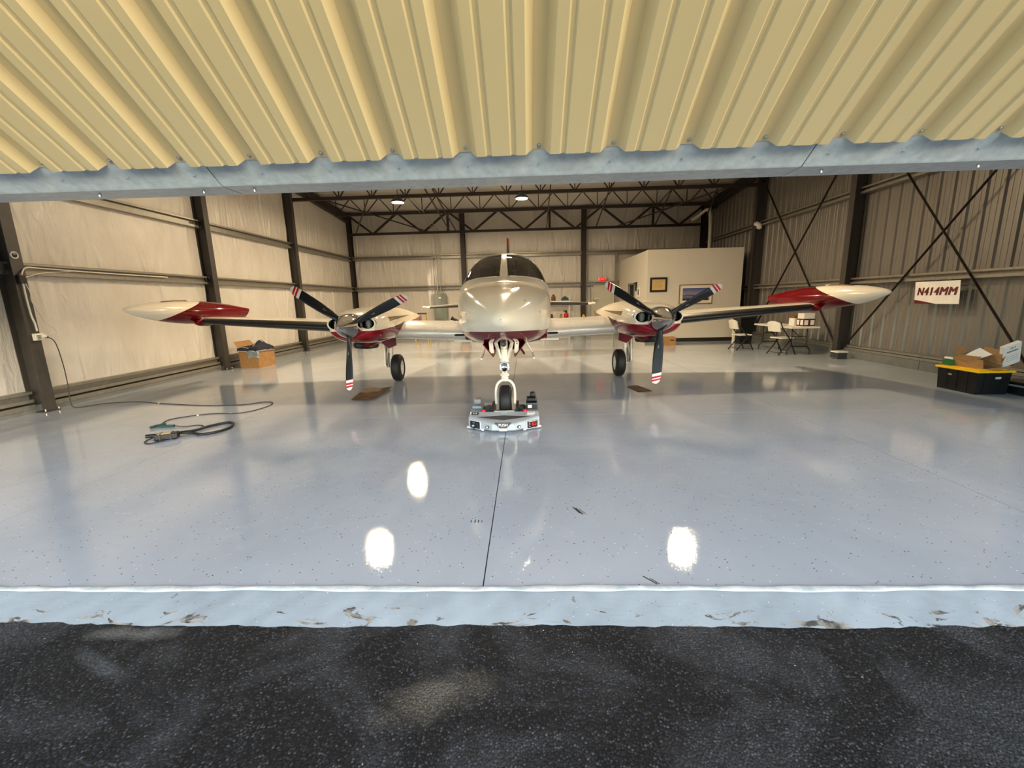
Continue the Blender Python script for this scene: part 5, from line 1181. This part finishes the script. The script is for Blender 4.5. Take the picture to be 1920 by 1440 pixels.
MB().cyl((.14, -.05, .02), (.14, .05, 1.9), .03).build('riser', 'cable_white', du)
cbk = thing('column_bracket', 'small dark bracket with a pale cap at the foot of the right column', 'bracket', (7.72, 10.72, 0))
MB().b2((-.10, -.10, 0), (.12, .12, .16)).build('bracket', 'dark_grey', cbk); MB().b2((-.12, -.12, .16), (.13, .14, .19)).build('cap', 'white_plastic', cbk)
for q in (-.05, .05): MB().cyl((-.105, q, .03), (-.12, q, .03), .012, n=8).build('bolt', 'bolt_steel', cbk)

# ================================================================== BACK WALL CLUTTER
la = thing('step_ladder', 'yellow step ladder with a dark top cap by the back wall', 'ladder', (-4.47, 18.5, 0))
for s in (-1, 1):
    MB().bar((s * .27, -.25, 0), (s * .155, -.02, 1.12), .03, .06, upv=(0, 1, 0)).build('side_rail', 'ladder_yellow', la)
    MB().bar((s * .25, .35, 0), (s * .155, .05, 1.12), .025, .04, upv=(0, 1, 0)).build('rear_leg', 'ladder_yellow', la)
for i in range(3): MB().bev((0, -.19 + .062 * i, .28 + .28 * i), (.48 - .06 * i, .09, .03), .006).build('step', 'ladder_yellow', la)
MB().bev((0, .02, 1.14), (.38, .20, .06), .015).build('top_cap', 'dark_grey', la)
sh = thing('shelf_unit', 'white wire shelf unit against the back wall right of the fuselage', 'shelf', (1.45, 19.9, 0))
for x_ in (-.62, .56):
    for y_ in (-.18, .18): MB().cyl((x_, y_, 0), (x_, y_, 1.82), .016, n=8).build('post', 'white_plastic', sh)
for z_ in (.12, .75, 1.52): MB().bev((-.03, 0, z_), (1.22, .40, .04), .008).build('shelf_board', 'white_plastic', sh)
for nm, mt, x_, z_, sz, lb, cat in (('cleaner_jug', 'brown_box', 1.28, 1.54, .2, 'brown jug on the upper wire shelf beside the fuselage', 'jug'), ('teal_case', 'teal_plastic', 1.80, 1.54, .16, 'teal peaked case on the upper wire shelf', 'case'), ('spray_bottle', 'red_plastic', 1.86, .77, .2, 'red and black spray bottle on the lower wire shelf', 'bottle'), ('oil_can', 'dark_grey', 1.20, .77, .13, 'dark can on the lower wire shelf beside the fuselage', 'can'), ('glass_jar', 'wood_crate', 1.62, .77, .12, 'amber jar in the middle of the lower wire shelf', 'jar')):
    t = thing(nm, lb, cat, (x_, 19.88, z_))
    if nm == 'teal_case':
        MB().prism([(-.16, 0), (.16, 0), (.16, .10), (0, .21), (-.16, .10)], 'y', -.1, .1).build('body', mt, t); MB().b2((-.04, -.105, .10), (.04, -.1, .14)).build('latch', 'black_plastic', t)
    else:
        MB().lathe([(0, 0.001), (0, sz * .5), (sz * .9, sz * .5), (sz * 1.1, sz * .25), (sz * 1.2, sz * .22)], (0, 0, 0), (0, 0, 1), 14).build('body', mt, t)
        MB().lathe([(sz * 1.18, sz * .26), (sz * 1.4, sz * .24), (sz * 1.4, .001)], (0, 0, 0), (0, 0, 1), 12).build('cap', 'black_plastic', t)
        if nm == 'spray_bottle': MB().bev((-.04, 0, sz * 1.5), (.16, .05, .06), .01).build('trigger_head', 'black_plastic', t)
ba = thing('waste_barrel', 'round grey waste barrel with bulging black liner by the back door', 'barrel', (2.37, 19.2, 0))
MB().lathe([(0, .001), (0, .24), (.03, .25), (.30, .265), (.60, .28), (.60, .295), (.63, .295), (.63, .27)], (0, 0, 0), (0, 0, 1), 28).build('drum', 'barrel_grey', ba)
MB().lathe([(.56, .30), (.62, .30), (.68, .27), (.73, .17), (.745, .001)], (0, 0, 0), (0, 0, 1), 24).build('liner_bag', 'black_plastic', ba)
yb_ = thing('yellow_tool', 'yellow and black tool lying on top of the waste barrel', 'tool', (2.55, 19.25, .745)); MB().prism([(-.08, 0), (.10, 0), (.06, .16), (.0, .20)], 'y', -.04, .04).build('body', 'ladder_yellow', yb_); MB().cyl((.0, 0, .18), (.02, 0, .30), .02).build('handle', 'black_plastic', yb_)
co = thing('air_compressor', 'yellow-tanked air compressor with a black motor behind the left wing root', 'compressor', (-2.70, 19.0, 0))
MB().lathe([(-.35, .001), (-.33, .14), (-.28, .21), (-.2, .235), (.2, .235), (.28, .21), (.33, .14), (.35, .001)], (0, .1, .42), (0, -1, 0), 28).build('tank', 'wood_crate', co)
for sx in (-.17, .17):
    for y_ in (-.1, .3): MB().bar((sx, y_, 0), (sx * .8, y_, .3), .04, .04, upv=(0, 1, 0)).build('leg', 'dark_grey', co)
MB().cyl((-.25, .1, .72), (-.55, .05, .88), .06, n=14).cyl((-.53, .05, .87), (-.60, .04, .91), .085, n=16).build('motor', 'black_plastic', co)
MB().bev((-.10, .1, .68), (.5, .3, .06), .02).build('deck', 'black_plastic', co)
MB().bev((.05, .1, .74), (.2, .2, .14), .02).build('pump', 'dark_grey', co)
